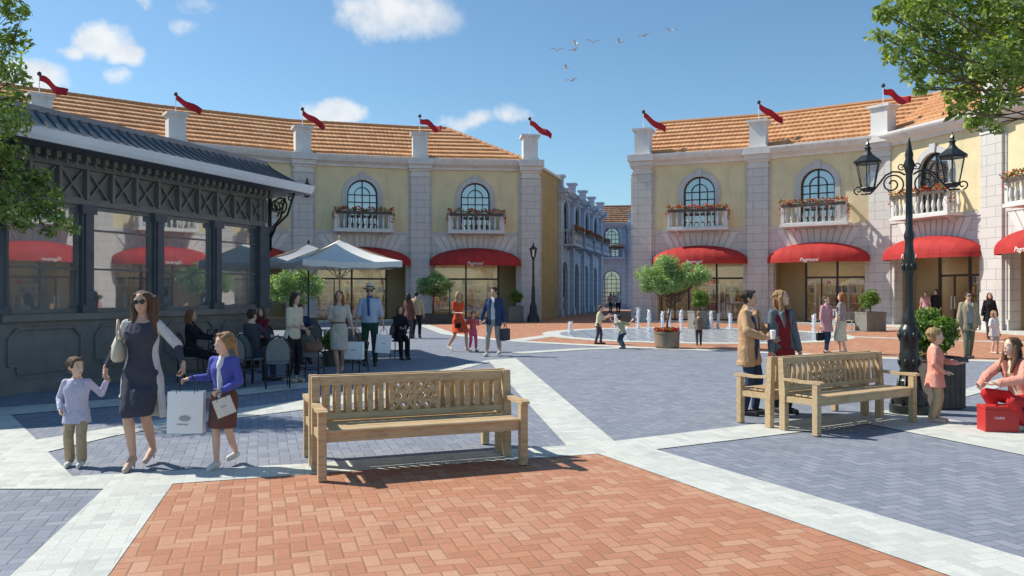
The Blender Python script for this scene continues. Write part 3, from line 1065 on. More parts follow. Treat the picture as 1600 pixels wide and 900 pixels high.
ST_Y = dict(up='yellow', base='stone', roof='tile', end='endyellow', cat='building', shop=True, pw=1.1, kerb=True, front=[0])
LP = [(-26.5, 32.5), (-22.3, 37.8), (-17.5, 41.7), (-11.8, 45.1), (-5.4, 46.9), (1.07, 47.6)]
RP = [(7.5, 45.8), (13.4, 43.5), (18.5, 40.0), (20.5, 33.9), (21.3, 27.3), (20.6, 20.8), (18.8, 14.6)]
bl, pl = building('arcade_building', 'long curved two-storey yellow shop building with clay roof, left of the street gap', LP, dict(ST_Y, front=[2]), hipR=True, ends=(None, (3.1, 54.5)))
br, pr = building('arcade_building', 'curved two-storey yellow shop building with clay roof, sunlit, right of the street gap', RP, dict(ST_Y, front=[0, 1, 1, 1, 0, 1]), ends=((8.3, 54), None))
ST_B = dict(up='blue', base='bluestone', roof='tile_brown', end='blue', cat='building', shop=False, ph=.75, pw=.6, kerb=False, front=[0])
ZB, ZC, ZT = 5.0, 8.2, 8.7
building('street_building', 'blue-grey building in shade lining the left side of the narrow street', [(3.2, 54.6), (4.35, 58.8), (5.5, 63.0), (6.6, 67.2), (7.8, 71.4)], ST_B)
ZB, ZC, ZT = 5.0, 7.9, 8.4
building('street_building', 'light blue building with brown roof closing the far end of the street', [(7.9, 78.5), (11.6, 78.0), (15.3, 77.5)], dict(ST_B, run=3.0, rise=2.0))
ZB, ZC, ZT = 5.2, 8.85, 9.45

# flags on the piers: a pole with a ball and a long cloth blowing to the right
def flag(p, a, label, flip, size=1.0):
    n = Vector((-sin(a), cos(a)))
    x, y = p.x + n.x * .12, p.y + n.y * .12
    t = thing('flag', label, 'flag', (x, y, ZT + 1.56), 0, 'red flags on the roof piers')
    m = MB(); m.tube([(0, 0, -.002), (0, 0, .95)], [.025, .018], 8); m.build('pole', M['gutter'], t)
    b = MB(); b.ell((0, 0, 1.02), (.10, .10, .11), 12, 8); b.build('ball', M['frame'], t, smooth=True)
    c = MB(); nn = 16; h0 = .3
    vs = []
    for i in range(nn + 1):
        s = i / nn
        px = .03 + 1.3 * s * size
        pz = .96 - (.72 + .12 * sin(flip * 5)) * s + (.06 + .03 * cos(flip * 3)) * sin(s * (7.5 + flip) + flip * 2)
        py = .16 * sin(s * 7 + flip * 2) * s
        h = h0 * .9 + .16 * s - (.35 * max(0, s - .75))
        vs += [(px, py, pz), (px - .06, py + .08 * sin(s * 5), pz - h)]
    fs = [(2 * i, 2 * i + 1, 2 * i + 3, 2 * i + 2) for i in range(nn)]
    c._add(vs, fs)
    c.build('cloth', M['redflag'], t, smooth=True)
FL = ['red flag on the leftmost visible roof pier, above the grey pavilion roof', 'red flag on the roof pier second from the left', 'red flag on the roof pier above the cafe parasol', 'red flag on the roof pier left of the last bay of the left building', 'red flag on the corner roof pier at the right end of the left building']
for (p, a), l, k in zip(pl[1:], FL, range(9)): flag(p, a, l, k * .7)
FRL = ['red flag on the left corner pier of the right building', 'red flag on the roof pier one bay from the left corner of the right building', 'red flag on the roof pier above the left lantern of the big street lamp']
for (p, a), l, k in zip(pr[:3], FRL, range(9)): flag(p, a, l, k * .9 + .4)

# ------------------------------------------------------------------ the grey pavilion
A = Vector((-8.35, 13.0)); B = Vector((-6.0, 19.5)); D = Vector((-13.7, 10.2)); C = Vector((-12.5, 24.0)); E_ = Vector((-18.0, 18.0))
PV = thing('cafe_pavilion', 'dark grey cafe pavilion with large windows and ribbed metal roof on the left', 'pavilion', (A.x, A.y, 0))
def pvface(P, Q, nb, glazed=True, label=None):
    d = Q - P; L = d.length; rot = (0, 0, atan2(d.y, d.x)); loc = (P.x - A.x, P.y - A.y, 0)
    # local y>0 is inside when walking with the inside on the left: here outside is -y
    zs, zf, zt = 1.32, 3.28, 4.02
    b = MB()
    b.box(0, L, 0, .3, .0, zs - .12)
    b.box(0, L, -.05, -.003, 0, .22)
    b.box(0, L, -.1, .36, zs - .118, zs)
    for i in range(nb):             # raised mouldings with cut corners
        x0, x1 = L * i / nb + .16, L * (i + 1) / nb - .16
        z0, z1, c, w = .34, zs - .24, .16, .045
        pts = [(x0 + c, z0), (x1 - c, z0), (x1 - c, z0 + c * .8), (x1, z0 + c * .8), (x1, z1 - c), (x1 - c, z1), (x0 + c, z1), (x0, z1 - c), (x0, z0 + c * .8), (x0 + c, z0 + c * .8)]
        for k in range(len(pts)):
            p, q = pts[k], pts[(k + 1) % len(pts)]
            b.bar((p[0], -.022, p[1]), (q[0], -.022, q[1]), .04, w, up=(0, 1, 0))
    b.build('panelled_base', M['pav'], PV, loc, rot)
    n = nb
    for i in range(n + 1):
        x = L * i / n
        p = MB()
        w = .13
        p.box(x - w, x + w, -.02, .26, zs + .002, zf)
        p.box(x - w + .05, x + w - .05, -.06, -.022, zs + .002, zf - .1)
        p.box(x - w - .03, x + w + .03, -.07, .28, zs + .004, zs + .14)
        p.box(x - w - .03, x + w + .03, -.07, .28, zf - .16, zf - .002)
        p.build('post', M['pavdark'], PV, loc, rot)
    for i in range(n):
        x0, x1 = L * i / n + .13, L * (i + 1) / n - .13
        f = MB()
        f.box(x0, x1, .06, .13, zs + .002, zs + .08); f.box(x0, x1, .06, .13, zf - .07, zf - .002)
        f.box(x0, x0 + .05, .06, .13, zs + .08, zf - .07); f.box(x1 - .05, x1, .06, .13, zs + .08, zf - .07)
        for z in (2.12, 2.84): f.box(x0 + .05, x1 - .05, .075, .11, z - .018, z + .018)
        fr = f.build('window', M['pav'], PV, loc, rot)
        g = MB(); g.quad((x0 + .03, .095, zs + .05), (x1 - .03, .095, zs + .05), (x1 - .03, .095, zf - .05), (x0 + .03, .095, zf - .05))
        g.build('pane', M['glasspav'], fr)
    fz = MB()
    fz.box(0, L, 0, .28, zf + .001, zf + .1); fz.box(0, L, -.02, .28, zt - .09, zt); fz.box(0, L, .09, .2, zf + .1, zt - .09)
    m = max(2, int(round(L / .58)))
    for i in range(m + 1):
        x = L * i / m
        fz.box(x - .03, x + .03, -.03, .088, zf + .102, zt - .092)
    for i in range(m):
        x0, x1 = L * i / m + .07, L * (i + 1) / m - .07
        fz.bar((x0, .05, zf + .13), (x1, .05, zt - .12), .03, .05, up=(0, 1, 0))
        fz.bar((x0, .046, zt - .12), (x1, .046, zf + .13), .03, .05, up=(0, 1, 0))
        fz.box(x0, x1, .0, .05, zf + .102, zf + .13)
    k = int(L / .2)
    for i in range(k):
        x = L * (i + .5) / k
        fz.box(x - .045, x + .045, -.26, .0, zt + .001, zt + .1)
        fz.ell((x, -.2, zt - .03), (.035, .035, .05), 6, 5)
    fz.build('frieze', M['pav'], PV, loc, rot)
pvface(A, B, 4)
pvface(D, A, 3)
pvface(B, C, 4)
# back walls close it
bk = MB()
for P, Q in ((C, E_), (E_, D)):
    p, q = P - A, Q - A
    bk.quad((p.x, p.y, 0), (q.x, q.y, 0), (q.x, q.y, 4.0), (p.x, p.y, 4.0))
bk.build('back_wall', M['pav'], PV)
cl = MB()
loop = [D, A, B, C, E_]
c0 = sum(loop, Vector((0, 0))) / 5
def off_loop(dd, z):
    out = []
    n = len(loop)
    for i in range(n):
        p = loop[i]; t0 = (p - loop[i - 1]).normalized(); t1 = (loop[(i + 1) % n] - p).normalized()
        n0 = Vector((t0.y, -t0.x)); n1 = Vector((t1.y, -t1.x))
        nn = (n0 + n1).normalized()
        q = p + nn * (dd / nn.dot(n0)) - A
        out.append((q.x, q.y, z))
    return out
def ringmesh(name, rows, mat, cap=False, smooth=False):
    mb = MB(); n = 5
    vs = [p for r in rows for p in r]
    fs = []
    for j in range(len(rows) - 1):
        for i in range(n):
            fs.append((j * n + i, j * n + (i + 1) % n, (j + 1) * n + (i + 1) % n, (j + 1) * n + i))
    if cap: fs.append(tuple(range((len(rows) - 1) * n, len(rows) * n)))
    mb._add(vs, fs)
    return mb.build(name, mat, PV)
ringmesh('soffit', [off_loop(-.3, 4.12), off_loop(.84, 4.12)], M['pavdark'])
ringmesh('gutter', [off_loop(.78, 4.121), off_loop(.86, 4.125), off_loop(.90, 4.2), off_loop(.92, 4.32), off_loop(.86, 4.325), off_loop(.78, 4.3)], M['gutter'])
pr_rows = [off_loop(.8, 4.3), off_loop(.58, 4.37), off_loop(.35, 4.52), off_loop(.12, 4.68), off_loop(.0, 4.82)]
rf = ringmesh('roof', pr_rows + [off_loop(-3.0, 4.9)], M['zinc'], True)
rb = MB()
for i in range(5):
    n = 5
    P0 = [Vector(r[i]) for r in pr_rows]; P1 = [Vector(r[(i + 1) % n]) for r in pr_rows]
    L = (P1[0] - P0[0]).length
    k = int(L / .24)
    for q in range(k + 1):
        t = q / k
        row = [a.lerp(b, t) + Vector((0, 0, .015)) for a, b in zip(P0, P1)]
        for a, b in zip(row[:-1], row[1:]): rb.bar(a, b, .05, .035)
rb.build('roof_ribs', M['pavdark'], rf)
cr = MB()
top = [Vector(p) for p in off_loop(.0, 4.82)]
for i in range(5): cr.bar(top[i], top[(i + 1) % 5], .12, .1)
cr.build('roof_edge', M['zinc'], rf)
# raised dark lantern on the roof
ln = MB()
lx, ly = c0.x - A.x - .3, c0.y - A.y
ln.box(-12.0 - A.x, -9.75 - A.x, 14.9 - A.y, 15.7 - A.y, 4.7, 5.25)
ln.build('roof_lantern', M['pavdark'], PV)
ln = MB(); ln.box(-12.2 - A.x, -9.6 - A.x, 14.75 - A.y, 15.8 - A.y, 5.252, 5.36); ln.prism([(-12.2 - A.x, 5.362), (-9.6 - A.x, 5.362), (-11.5 - A.x, 5.75)], 14.75 - A.y, 15.8 - A.y)
ln.build('lantern_roof', M['zinc'], PV)
# floor, inside counter and tables seen through the glass
inn = MB(); fl = off_loop(-.32, .02)
inn._add(fl, [tuple(range(5))])
inn.build('floor', plain('pav_floor', (.2, .17, .14), .6), PV)
inn = MB()
q1, q2 = A + Vector((-4.2, 2.2)), B + Vector((-4.2, 1.0))
d = (q2 - q1).normalized(); n_ = Vector((-d.y, d.x))
def ob(mb, p, d, L, w, z0, z1):
    n_ = Vector((-d.y, d.x)); a = p - A
    c = [a, a + d * L, a + d * L + n_ * w, a + n_ * w]
    mb.prism([(v.x, v.y) for v in c], z0, z1, 'z')
ob(inn, q1, d, 6.2, .15, 0.03, 3.9)
inn.build('inner_wall', plain('inner_wall', (.60, .58, .54), .8), PV)
inn = MB(); ob(inn, q1 + Vector((.9, -.3)), d, 4.5, .6, .03, 1.1); inn.build('counter', M['wood'], PV)
# scroll brackets at the corner and along the long face
def spiral(c, r0, r1, turns, a0, ax, n=40, sgn=1):
    pts = []
    for i in range(n + 1):
        s = i / n; r = r0 + (r1 - r0) * s; t = a0 + sgn * turns * 2 * pi * s
        pts.append(Vector(c) + ax * (r * cos(t)) + Vector((0, 0, r * sin(t))))
    return pts
for k, (P, dirv) in enumerate([(B, Vector((.94, -.33, 0))), (B, Vector((.3, .95, 0))), (A, Vector((.75, -.66, 0)))]):
    p = Vector((P.x - A.x, P.y - A.y, 0))
    m = MB()
    c = p + dirv * .5
    m.tube(spiral((c.x - dirv.x * .1, c.y - dirv.y * .1, 3.80), .22, .03, 1.6, -1.2, dirv), .022, 6)
    m.tube([p + dirv * .14 + Vector((0, 0, 3.0)), p + dirv * .3 + Vector((0, 0, 3.3)), p + dirv * .62 + Vector((0, 0, 3.55)), p + dirv * .82 + Vector((0, 0, 4.08))], .028, 6)
    m.tube([p + dirv * .14 + Vector((0, 0, 2.7)), p + dirv * .14 + Vector((0, 0, 4.1))], .03, 6)
    m.tube(spiral((c.x + dirv.x * .2, c.y + dirv.y * .2, 3.97), .10, .02, 1.3, 2.2, dirv, 24, -1), .018, 6)
    m.build('scroll_bracket', M['iron'], PV, smooth=True)
# ------------------------------------------------------------------ benches
def bench_mesh_parts(root):
    L = 1.93
    def leg(x, back, d=.47):
        m = MB()
        if back:
            m.bevbox(x - .038, x + .038, -.045, .045, 0, .42)
            m._add(*tilt(x - .038, x + .038, -.045, .045, .42, .885))
        else:
            m.bevbox(x - .038, x + .038, -d - .04, -d + .04, 0, .60)
        return m.build('leg', M['wood'], root)
    def tilt(x0, x1, y0, y1, z0, z1, sh=.035):
        return ([(x0, y0, z0), (x1, y0, z0), (x1, y1, z0), (x0, y1, z0), (x0, y0 + sh, z1), (x1, y0 + sh, z1), (x1, y1 + sh - .02, z1), (x0, y1 + sh - .02, z1)],
                [(0, 3, 2, 1), (4, 5, 6, 7), (0, 1, 5, 4), (1, 2, 6, 5), (2, 3, 7, 6), (3, 0, 4, 7)])
    for x in (0, L):
        leg(x, True); leg(x, False)
    s = MB()
    n = 5
    for i in range(n):
        y = -.50 + i * .094
        if i == 0: s.bevbox(-.02, L + .02, y, y + .086, .425, .455, .008)
        else: s.bevbox(.04 if i < n - 1 else .045, L - .04, y, y + .086, .425, .452, .008)
    s.build('seat', M['wood'], root)
    a = MB()
    a.box(.04, L - .04, -.505 + .03, -.452, .34, .422)
    a.box(.04, L - .04, -.02, .005, .34, .422)
    for x in (0, L): a.box(x - .022, x + .022, -.43, -.046, .35, .42)
    a.build('apron', M['wood'], root)
    for x in (0, L):
        m = MB()
        m.prism([(-.545, .602), (-.545, .625), (-.50, .642), (-.25, .628), (-.02, .645), (-.02, .612), (-.25, .597), (-.49, .602)], x - .042, x + .042, 'x')
        m.build('armrest', M['wood'], root)
    b = MB()
    def yz(z): return .035 * (z - .42) / .465
    def rail(z0, z1, x0=.04, x1=L - .04, t=.02):
        y0, y1 = yz(z0), yz(z1)
        b._add([(x0, y0 - t, z0), (x1, y0 - t, z0), (x1, y0 + t, z0), (x0, y0 + t, z0), (x0, y1 - t, z1), (x1, y1 - t, z1), (x1, y1 + t, z1), (x0, y1 + t, z1)],
               [(0, 3, 2, 1), (4, 5, 6, 7), (0, 1, 5, 4), (1, 2, 6, 5), (2, 3, 7, 6), (3, 0, 4, 7)])
    rail(.80, .882, t=.024); rail(.475, .53)
    cw = .235
    xs = []
    for i in range(6):
        xs.append(.11 + i * (L / 2 - cw - .15) / 5.6)
    for x in xs + [L - q for q in xs]:
        rail(.531, .799, x - .026, x + .026, .011)
    c = L / 2
    rail(.531, .799, c - cw - .02, c - cw + .02, .016); rail(.531, .799, c + cw - .02, c + cw + .02, .016)
    b.build('backrest', M['wood'], root)
    p = MB()
    z0, z1 = .531, .799
    for k in range(2):                    # carved lattice: crossed and curved members
        xa, xb = c - cw + .02 + k * cw, c - cw + .0 + (k + 1) * cw
        xm, zm = (xa + xb) / 2, (z0 + z1) / 2
        for (q, r) in (((xa, z0), (xb, z1)), ((xa, z1), (xb, z0)), ((xm, z0), (xb, zm)), ((xm, z0), (xa, zm)), ((xm, z1), (xa, zm)), ((xm, z1), (xb, zm))):
            p.bar((q[0], yz(q[1]), q[1]), (r[0], yz(r[1]), r[1]), .026, .018, up=(0, 1, 0))
        pts = [(xm + .062 * cos(t * pi / 10), yz(zm) - .002, zm + .062 * sin(t * pi / 10)) for t in range(21)]
        p.tube(pts, .012, 6)
    p.box(c - .014, c + .014, yz(.6) - .012, yz(.7) + .012, z0, z1)
    for z in (zm - .045, zm + .045): p.box(c - cw + .02, c + cw - .02, yz(z) - .008, yz(z) + .008, z - .013, z + .013)
    p.build('lattice_panel', M['wood'], root)
def bench(label, loc, rz, first=None):
    if first is None:
        t = thing('bench', label, 'bench', loc, rz, 'teak benches placed back to back')
        bench_mesh_parts(t); return t
    t = copy_tree(first); t.location = loc; t.rotation_euler = (0, 0, rz); t['label'] = label
    return t
b1 = gp(493, 736); a1 = rad(20.6)
bench0 = bench('wooden bench standing on the edge of the red brick paving, nearest to the viewer', (b1.x, b1.y, .009), a1)
def back_to_back(p, ang, gap=.22, L=1.93):
    d = Vector((cos(ang), sin(ang), 0)); n = Vector((-sin(ang), cos(ang), 0))
    return p + n * gap + d * L, ang + pi
q, a_ = back_to_back(b1, a1)
bench('wooden bench mostly hidden behind the front left bench, back to back with it', (q.x, q.y, .009), a_, bench0)
b2 = gp(1225, 673); a2_ = rad(32)
bench('wooden bench beside the base of the big black street lamp, seat toward the viewer', (b2.x, b2.y, .009), a2_, bench0)
q, a_ = back_to_back(b2, a2_)
bench('wooden bench behind the lamp-side bench, in front of the couple, seat turned away', (q.x, q.y, .009), a_, bench0)

# ------------------------------------------------------------------ street lamps
def lantern(parent, c, s=1.0):
    x, y, z = c
    fr = MB()
    n = 6
    fr.lathe([(.07 * s, 0), (.10 * s, .02 * s), (.115 * s, .06 * s)], (x, y, z), n)
    for k in range(n):
        t = 2 * pi * k / n
        fr.tube([(x + .11 * s * cos(t), y + .11 * s * sin(t), z + .06 * s), (x + .19 * s * cos(t), y + .19 * s * sin(t), z + .47 * s)], .009 * s, 5)
    for rr, zz in ((.113, .06), (.19, .47)):
        pts = [(x + rr * s * cos(2 * pi * k / n), y + rr * s * sin(2 * pi * k / n), z + zz * s) for k in range(n + 1)]
        fr.tube(pts, .012 * s, 5)
    lt = fr.build('lantern', M['iron'], parent)
    r = MB()
    r.lathe([(.235 * s, .47 * s), (.245 * s, .49 * s), (.19 * s, .53 * s), (.10 * s, .60 * s), (.05 * s, .66 * s), (.045 * s, .70 * s), (.06 * s, .72 * s), (.03 * s, .75 * s), (.038 * s, .78 * s), (.012 * s, .83 * s), (.004 * s, .88 * s)], (x, y, z), n, 0)
    r.build('lantern_roof', M['iron'], lt)
    g = MB()
    n_ = 6
    for k in range(n_):
        t0, t1 = 2 * pi * k / n_, 2 * pi * (k + 1) / n_
        g.quad((x + .108 * s * cos(t0), y + .108 * s * sin(t0), z + .07 * s), (x + .108 * s * cos(t1), y + .108 * s * sin(t1), z + .07 * s),
               (x + .186 * s * cos(t1), y + .186 * s * sin(t1), z + .465 * s), (x + .186 * s * cos(t0), y + .186 * s * sin(t0), z + .465 * s))
    g.build('glass', M['glasslamp'], lt)
    b = MB()
    b.lathe([(.03 * s, .06 * s), (.03 * s, .12 * s), (.045 * s, .16 * s), (.05 * s, .22 * s), (.035 * s, .28 * s), (.01 * s, .31 * s)], (x, y, z), 10)
    b.build('bulb', M['bulb'], lt, smooth=True)
    return lt

lp = gp(1414, 645); lp = Vector((5.56, 11.2, 0))
LB = thing('street_lamp', 'tall black ornate street lamp with two lanterns beside the right benches', 'street lamp', lp, 0)
m = MB()
m.lathe([(a * (.86 if z < .3 else .80), z) for a, z in [(.30, 0), (.30, .12), (.27, .14), (.27, .26), (.24, .30), (.19, .36), (.17, .42), (.185, .46), (.15, .50), (.145, .62), (.165, .66), (.165, .82), (.15, .86), (.15, 1.0), (.17, 1.03), (.17, 1.16), (.14, 1.2), (.105, 1.24), (.12, 1.3), (.09, 1.36), (.075, 1.5), (.07, 1.9), (.085, 1.95), (.10, 2.05), (.085, 2.16), (.095, 2.2), (.075, 2.28), (.065, 2.4), (.085, 2.46), (.085, 2.5), (.06, 2.56), (.052, 3.1), (.055, 3.35), (.08, 3.42), (.095, 3.48), (.06, 3.56), (.07, 3.62), (.045, 3.7), (.03, 3.78), (.006, 3.86)]], (0, 0, 0.002), 20)
m.build('post', M['iron'], LB, auto=38)
m = MB()
for k in range(8):
    t = 2 * pi * k / 8
    for z, r_ in ((.72, .132), (1.09, .136), (2.05, .08)):
        m.ell((r_ * cos(t), r_ * sin(t), z), (.027, .027, .05), 8, 6)
    m.tube([(.23 * cos(t), .23 * sin(t), .14), (.16 * cos(t), .16 * sin(t), .34), (.12 * cos(t), .12 * sin(t), .6)], [.03, .02, .012], 6)
m.build('base_ornament', M['iron'], LB, smooth=True)
av = Vector((.45, -.24, 0)) ; al = av.length; au = av / al
for s in (-1, 1):
    ax = au * s
    m = MB()
    pts = []
    for i in range(46):
        t = i / 45; a = pi * .02 + 3.3 * pi * t; r_ = .03 + .125 * t
        pts.append(ax * (.215 + r_ * cos(a)) + Vector((0, 0, 3.22 + r_ * sin(a))))
    # from the scroll an arm sweeps out to the lantern
    e = pts[-1]
    m.tube(pts, .012, 6)
    m.tube([ax * .05 + Vector((0, 0, 3.34)), ax * .12 + Vector((0, 0, 3.385)), ax * .21 + Vector((0, 0, 3.395)), ax * .30 + Vector((0, 0, 3.35)), ax * .38 + Vector((0, 0, 3.24)), ax * .46 + Vector((0, 0, 3.14)), ax * .5 + Vector((0, 0, 3.10)), ax * .62 + Vector((0, 0, 3.10))], .014, 6)
    m.tube(spiral(tuple(ax * .655 + Vector((0, 0, 3.16))), .065, .02, 1.1, -1.5, ax, 22), .011, 6)
    m.tube(spiral(tuple(ax * .10 + Vector((0, 0, 3.46))), .05, .015, 1.1, -2.3, ax, 20), .009, 6)
    m.build('scroll_arm', M['iron'], LB, smooth=True)
    lantern(LB, tuple(ax * .53 + Vector((0, 0, 3.13))), .87)

lf_ = Vector((1.2, 45.0, .002))
L2 = thing('street_lamp', 'slim black street lamp with a single lantern at the corner of the left building', 'street lamp', lf_, 0)
m = MB(); m.lathe([(.36, 0), (.34, .3), (.22, .5), (.2, .9), (.12, 1.1), (.1, 1.9), (.07, 2.1), (.055, 3.5), (.1, 3.55), (.06, 3.62)], (0, 0, 0), 12)
m.build('post', M['iron'], L2, auto=40)
lantern(L2, (0, 0, 3.6), 1.05)
wl = Vector((-11.35, 44.3, 0))
W3 = thing('wall_lantern', 'small black lantern hanging on the stone pilaster above the pavilion roof end', 'lantern', (-11.5, 44.75, 6.9))
m = MB(); m.tube([(0, .3, .1), (.05, -.05, .25), (.1, -.25, .12)], .04, 6); m.build('bracket', M['iron'], W3)
lantern(W3, (.1, -.25, .05), 1.3)

# ------------------------------------------------------------------ plants
def leaves_mesh(rnd, clumps, n, size, name='crown'):
    """leaf-sized faces spread through clumps (centre, radius)"""
    g = np.random.default_rng(rnd)
    w = np.array([c[1] ** 2 for c in clumps]); w = w / w.sum()
    idx = g.choice(len(clumps), n, p=w)
    C = np.array([c[0] for c in clumps]); Rr = np.array([c[1] for c in clumps])
    d = g.normal(size=(n, 3)); d /= np.linalg.norm(d, axis=1)[:, None]
    r = g.random(n) ** .45
    P = C[idx] + d * (Rr[idx] * r)[:, None] * np.array([1, 1, .8])
    nrm = d * .6 + g.normal(size=(n, 3)) * .6 + np.array([0, 0, .5]); nrm /= np.linalg.norm(nrm, axis=1)[:, None]
    a = np.cross(nrm, g.normal(size=(n, 3))); a /= np.linalg.norm(a, axis=1)[:, None]
    b = np.cross(nrm, a)
    s = size * (.6 + .8 * g.random(n))[:, None]
    V = np.empty((n, 4, 3))
    V[:, 0] = P - a * s; V[:, 1] = P - b * s * .45 + nrm * s * .12; V[:, 2] = P + a * s; V[:, 3] = P + b * s * .45 + nrm * s * .12
    me = bpy.data.meshes.new(name)
    me.vertices.add(n * 4); me.vertices.foreach_set('co', V.reshape(-1))
    me.loops.add(n * 4); me.loops.foreach_set('vertex_index', np.arange(n * 4))
    me.polygons.add(n); me.polygons.foreach_set('loop_start', np.arange(0, n * 4, 4)); me.polygons.foreach_set('loop_total', np.full(n, 4))
    me.update(calc_edges=True)
    return me

def tree(name, label, cat, loc, trunk, clumps, n, size, mat, tr=.06, twigs=True, group=None):
    lk = .42 if tr < .1 else .13
    t = thing(name, label, cat, loc, 0, group)
    m = MB()
    k = len(trunk)
    m.tube(trunk, [tr * (1 - .55 * i / (k - 1)) for i in range(k)], 8)
    rr = random.Random(len(label))
    if twigs:
        top = Vector(trunk[-1]); mid = Vector(trunk[-2])
        for c, r_ in clumps:
            c = Vector(c); s = top if rr.random() < .6 else mid.lerp(top, rr.random())
            md = s.lerp(c, .5) + Vector((rr.uniform(-.1, .1), rr.uniform(-.1, .1), -.12)) * (c - s).length
            m.tube([s, md, c], [tr * lk, tr * lk * .6, tr * lk * .2], 5)
            for q in range(3):
                e = c + Vector((rr.gauss(0, 1), rr.gauss(0, 1), rr.gauss(0, .8))).normalized() * r_ * .8
                m.tube([md.lerp(c, .6), c.lerp(e, .5) + Vector((0, 0, .03)), e], [tr * lk * .28, tr * lk * .16, tr * lk * .07], 4)
    m.build('trunk', M['bark'], t, smooth=True)
    link('crown', leaves_mesh(len(label) * 7 + n, clumps, n, size), mat, t)
    return t
def clumps_ball(rnd, c, R_, n, r0, flat=.8, jit=.25):
    rr = random.Random(rnd); out = []
    for i in range(n):
        d = Vector((rr.gauss(0, 1), rr.gauss(0, 1), rr.gauss(0, 1))).normalized() * (R_ * (.45 + .55 * rr.random()))
        out.append(((c[0] + d.x, c[1] + d.y, c[2] + d.z * flat), r0 * (1 + rr.uniform(-jit, jit))))
    return out

# left foreground tree, trunk outside the picture
def at(u, v, Y): p = atY(u, v, Y); return (p.x, p.y, p.z)
base = Vector((-8.9, 11.6, 0))
cl = []
rr = random.Random(5)
for (u, v, r_) in [(-40, -20, .5), (10, 10, .3), (22, 60, .28), (-20, 90, .5), (25, 120, .24), (-10, 170, .45), (20, 190, .28), (-60, 230, .6), (0, 240, .4), (20, 285, .34), (55, 290, .26), (45, 335, .24), (75, 320, .24), (95, 345, .2), (115, 358, .13), (75, 362, .13), (10, 320, .36), (30, 352, .15), (-50, 330, .5), (60, 275, .2), (85, 300, .15), (-110, 100, .7), (-120, 0, .6), (0, -50, .4), (-110, 280, .5), (38, 20, .12), (30, 150, .16)]:
    p = Vector(at(u, v, 11.7 + rr.uniform(-.35, .35))) - base
    cl.append((tuple(p), r_))
tree('tree', 'leafy green tree whose branches reach in at the left edge before the pavilion', 'tree', base, [(0, 0, 0), (.05, .1, 1.2), (.1, .05, 2.4), (.3, .1, 3.6), (.5, .05, 4.6)], cl, 8800, .05, M['leafA'], .14)
base = Vector((8.2, 9.2, 0))
cl = []
for (u, v, r_) in [(1400, 15, .24), (1372, 55, .13), (1410, 70, .24), (1440, 40, .3), (1470, 90, .3), (1430, 110, .2), (1500, 60, .4), (1540, 20, .4), (1520, 120, .34), (1560, 90, .35), (1590, 50, .4), (1500, 150, .22), (1540, 165, .26), (1525, 190, .16), (1555, 200, .1), (1570, 150, .2), (1490, 175, .12), (1595, 110, .22), (1450, 5, .3), (1400, -30, .3), (1500, -20, .4), (1600, -20, .5), (1640, 80, .5), (1700, 20, .7), (1440, 140, .1), (1390, 95, .1), (1465, 128, .14), (1380, 20, .14)]:
    p = Vector(at(u, v, 9.2 + rr.uniform(-.5, .5))) - base
    cl.append((tuple(p), r_))
tree('tree', 'leafy green tree whose branches hang in at the top right above the street lamp', 'tree', base, [(0, 0, 0), (-.05, .1, 1.5), (-.2, .05, 2.8), (-.6, .1, 3.8), (-1.3, .05, 4.6)], cl, 11500, .042, M['leafA'], .15)

# small round-headed trees
p1 = gp(1042, 544)
PT = thing('round_planter', 'round grey planter full of red flowers in front of the fountain', 'planter', p1 + Vector((0, 0, .013)))
m = MB(); m.lathe([(.33, 0), (.37, .05), (.38, .42), (.40, .44), (.40, .49), (.36, .49), (.35, .42), (.02, .42)], (0, 0, 0), 24); m.build('tub', plain('tub_brown', (.25, .19, .14), .8, .2, 0, .15), PT, auto=35)
fl, lf = MB(), MB()
for i in range(500):
    t = R.uniform(0, 2 * pi); q = .38 * sqrt(R.random()); c = Vector((q * cos(t), q * sin(t), .5 + R.uniform(0, .1)))
    d = Vector((R.gauss(0, 1), R.gauss(0, 1), R.gauss(1, 1))).normalized(); a = d.cross(Vector((0, .3, 1))).normalized() * .035; b = d.cross(a).normalized() * .035
    (fl if R.random() < .7 else lf)._add([c - a, c - b, c + a, c + b], [(0, 1, 2, 3)])
fl.build('flowers', M['flower'], PT); lf.build('leaves', M['leafC'], PT)
tree('small_tree', 'small round-headed tree growing in the round flower planter by the fountain', 'tree', p1 + Vector((0, 0, .45)), [(0, 0, 0), (.02, 0, .35), (.1, .0, .75), (.16, 0, 1.1)], clumps_ball(3, (.2, 0, 1.75), 1.08, 52, .24, .6, .45), 8600, .045, M['leafB'], .04)
p2 = Vector((-4.25, 43.0, 0))
def boxplanter(name, label, loc, w, d, h, mat, rz=0, group=None):
    t = thing(name, label, 'planter', loc, rz, group)
    m = MB(); m.bevbox(-w / 2, w / 2, -d / 2, d / 2, 0, h, .012)
    m.box(-w / 2 - .02, w / 2 + .02, -d / 2 - .02, d / 2 + .02, h - .05, h + .02)
    for k in range(1, 5):
        x = -w / 2 + w * k / 5
        m.box(x - .006, x + .006, -d / 2 - .006, -d / 2 - .001, .03, h - .06)
    m.build('box', mat, t)
    s = MB(); s.box(-w / 2 + .04, w / 2 - .04, -d / 2 + .04, d / 2 - .04, h + .021, h + .03); s.build('soil', M['soil'], t)
    return t
boxplanter('long_planter', 'low dark planter box under the small tree left of the shop entrance', p2, 2.6, .7, .5, M['planter_dark'])
tree('small_tree', 'small round-headed tree between the two middle awnings of the left building', 'tree', p2 + Vector((0, 0, .52)), [(0, 0, 0), (.0, 0, .5), (.05, .0, .9), (.02, 0, 1.2)], clumps_ball(8, (-.0, 0, 1.55), .95, 36, .33, .6), 9000, .06, M['leafB'], .05)
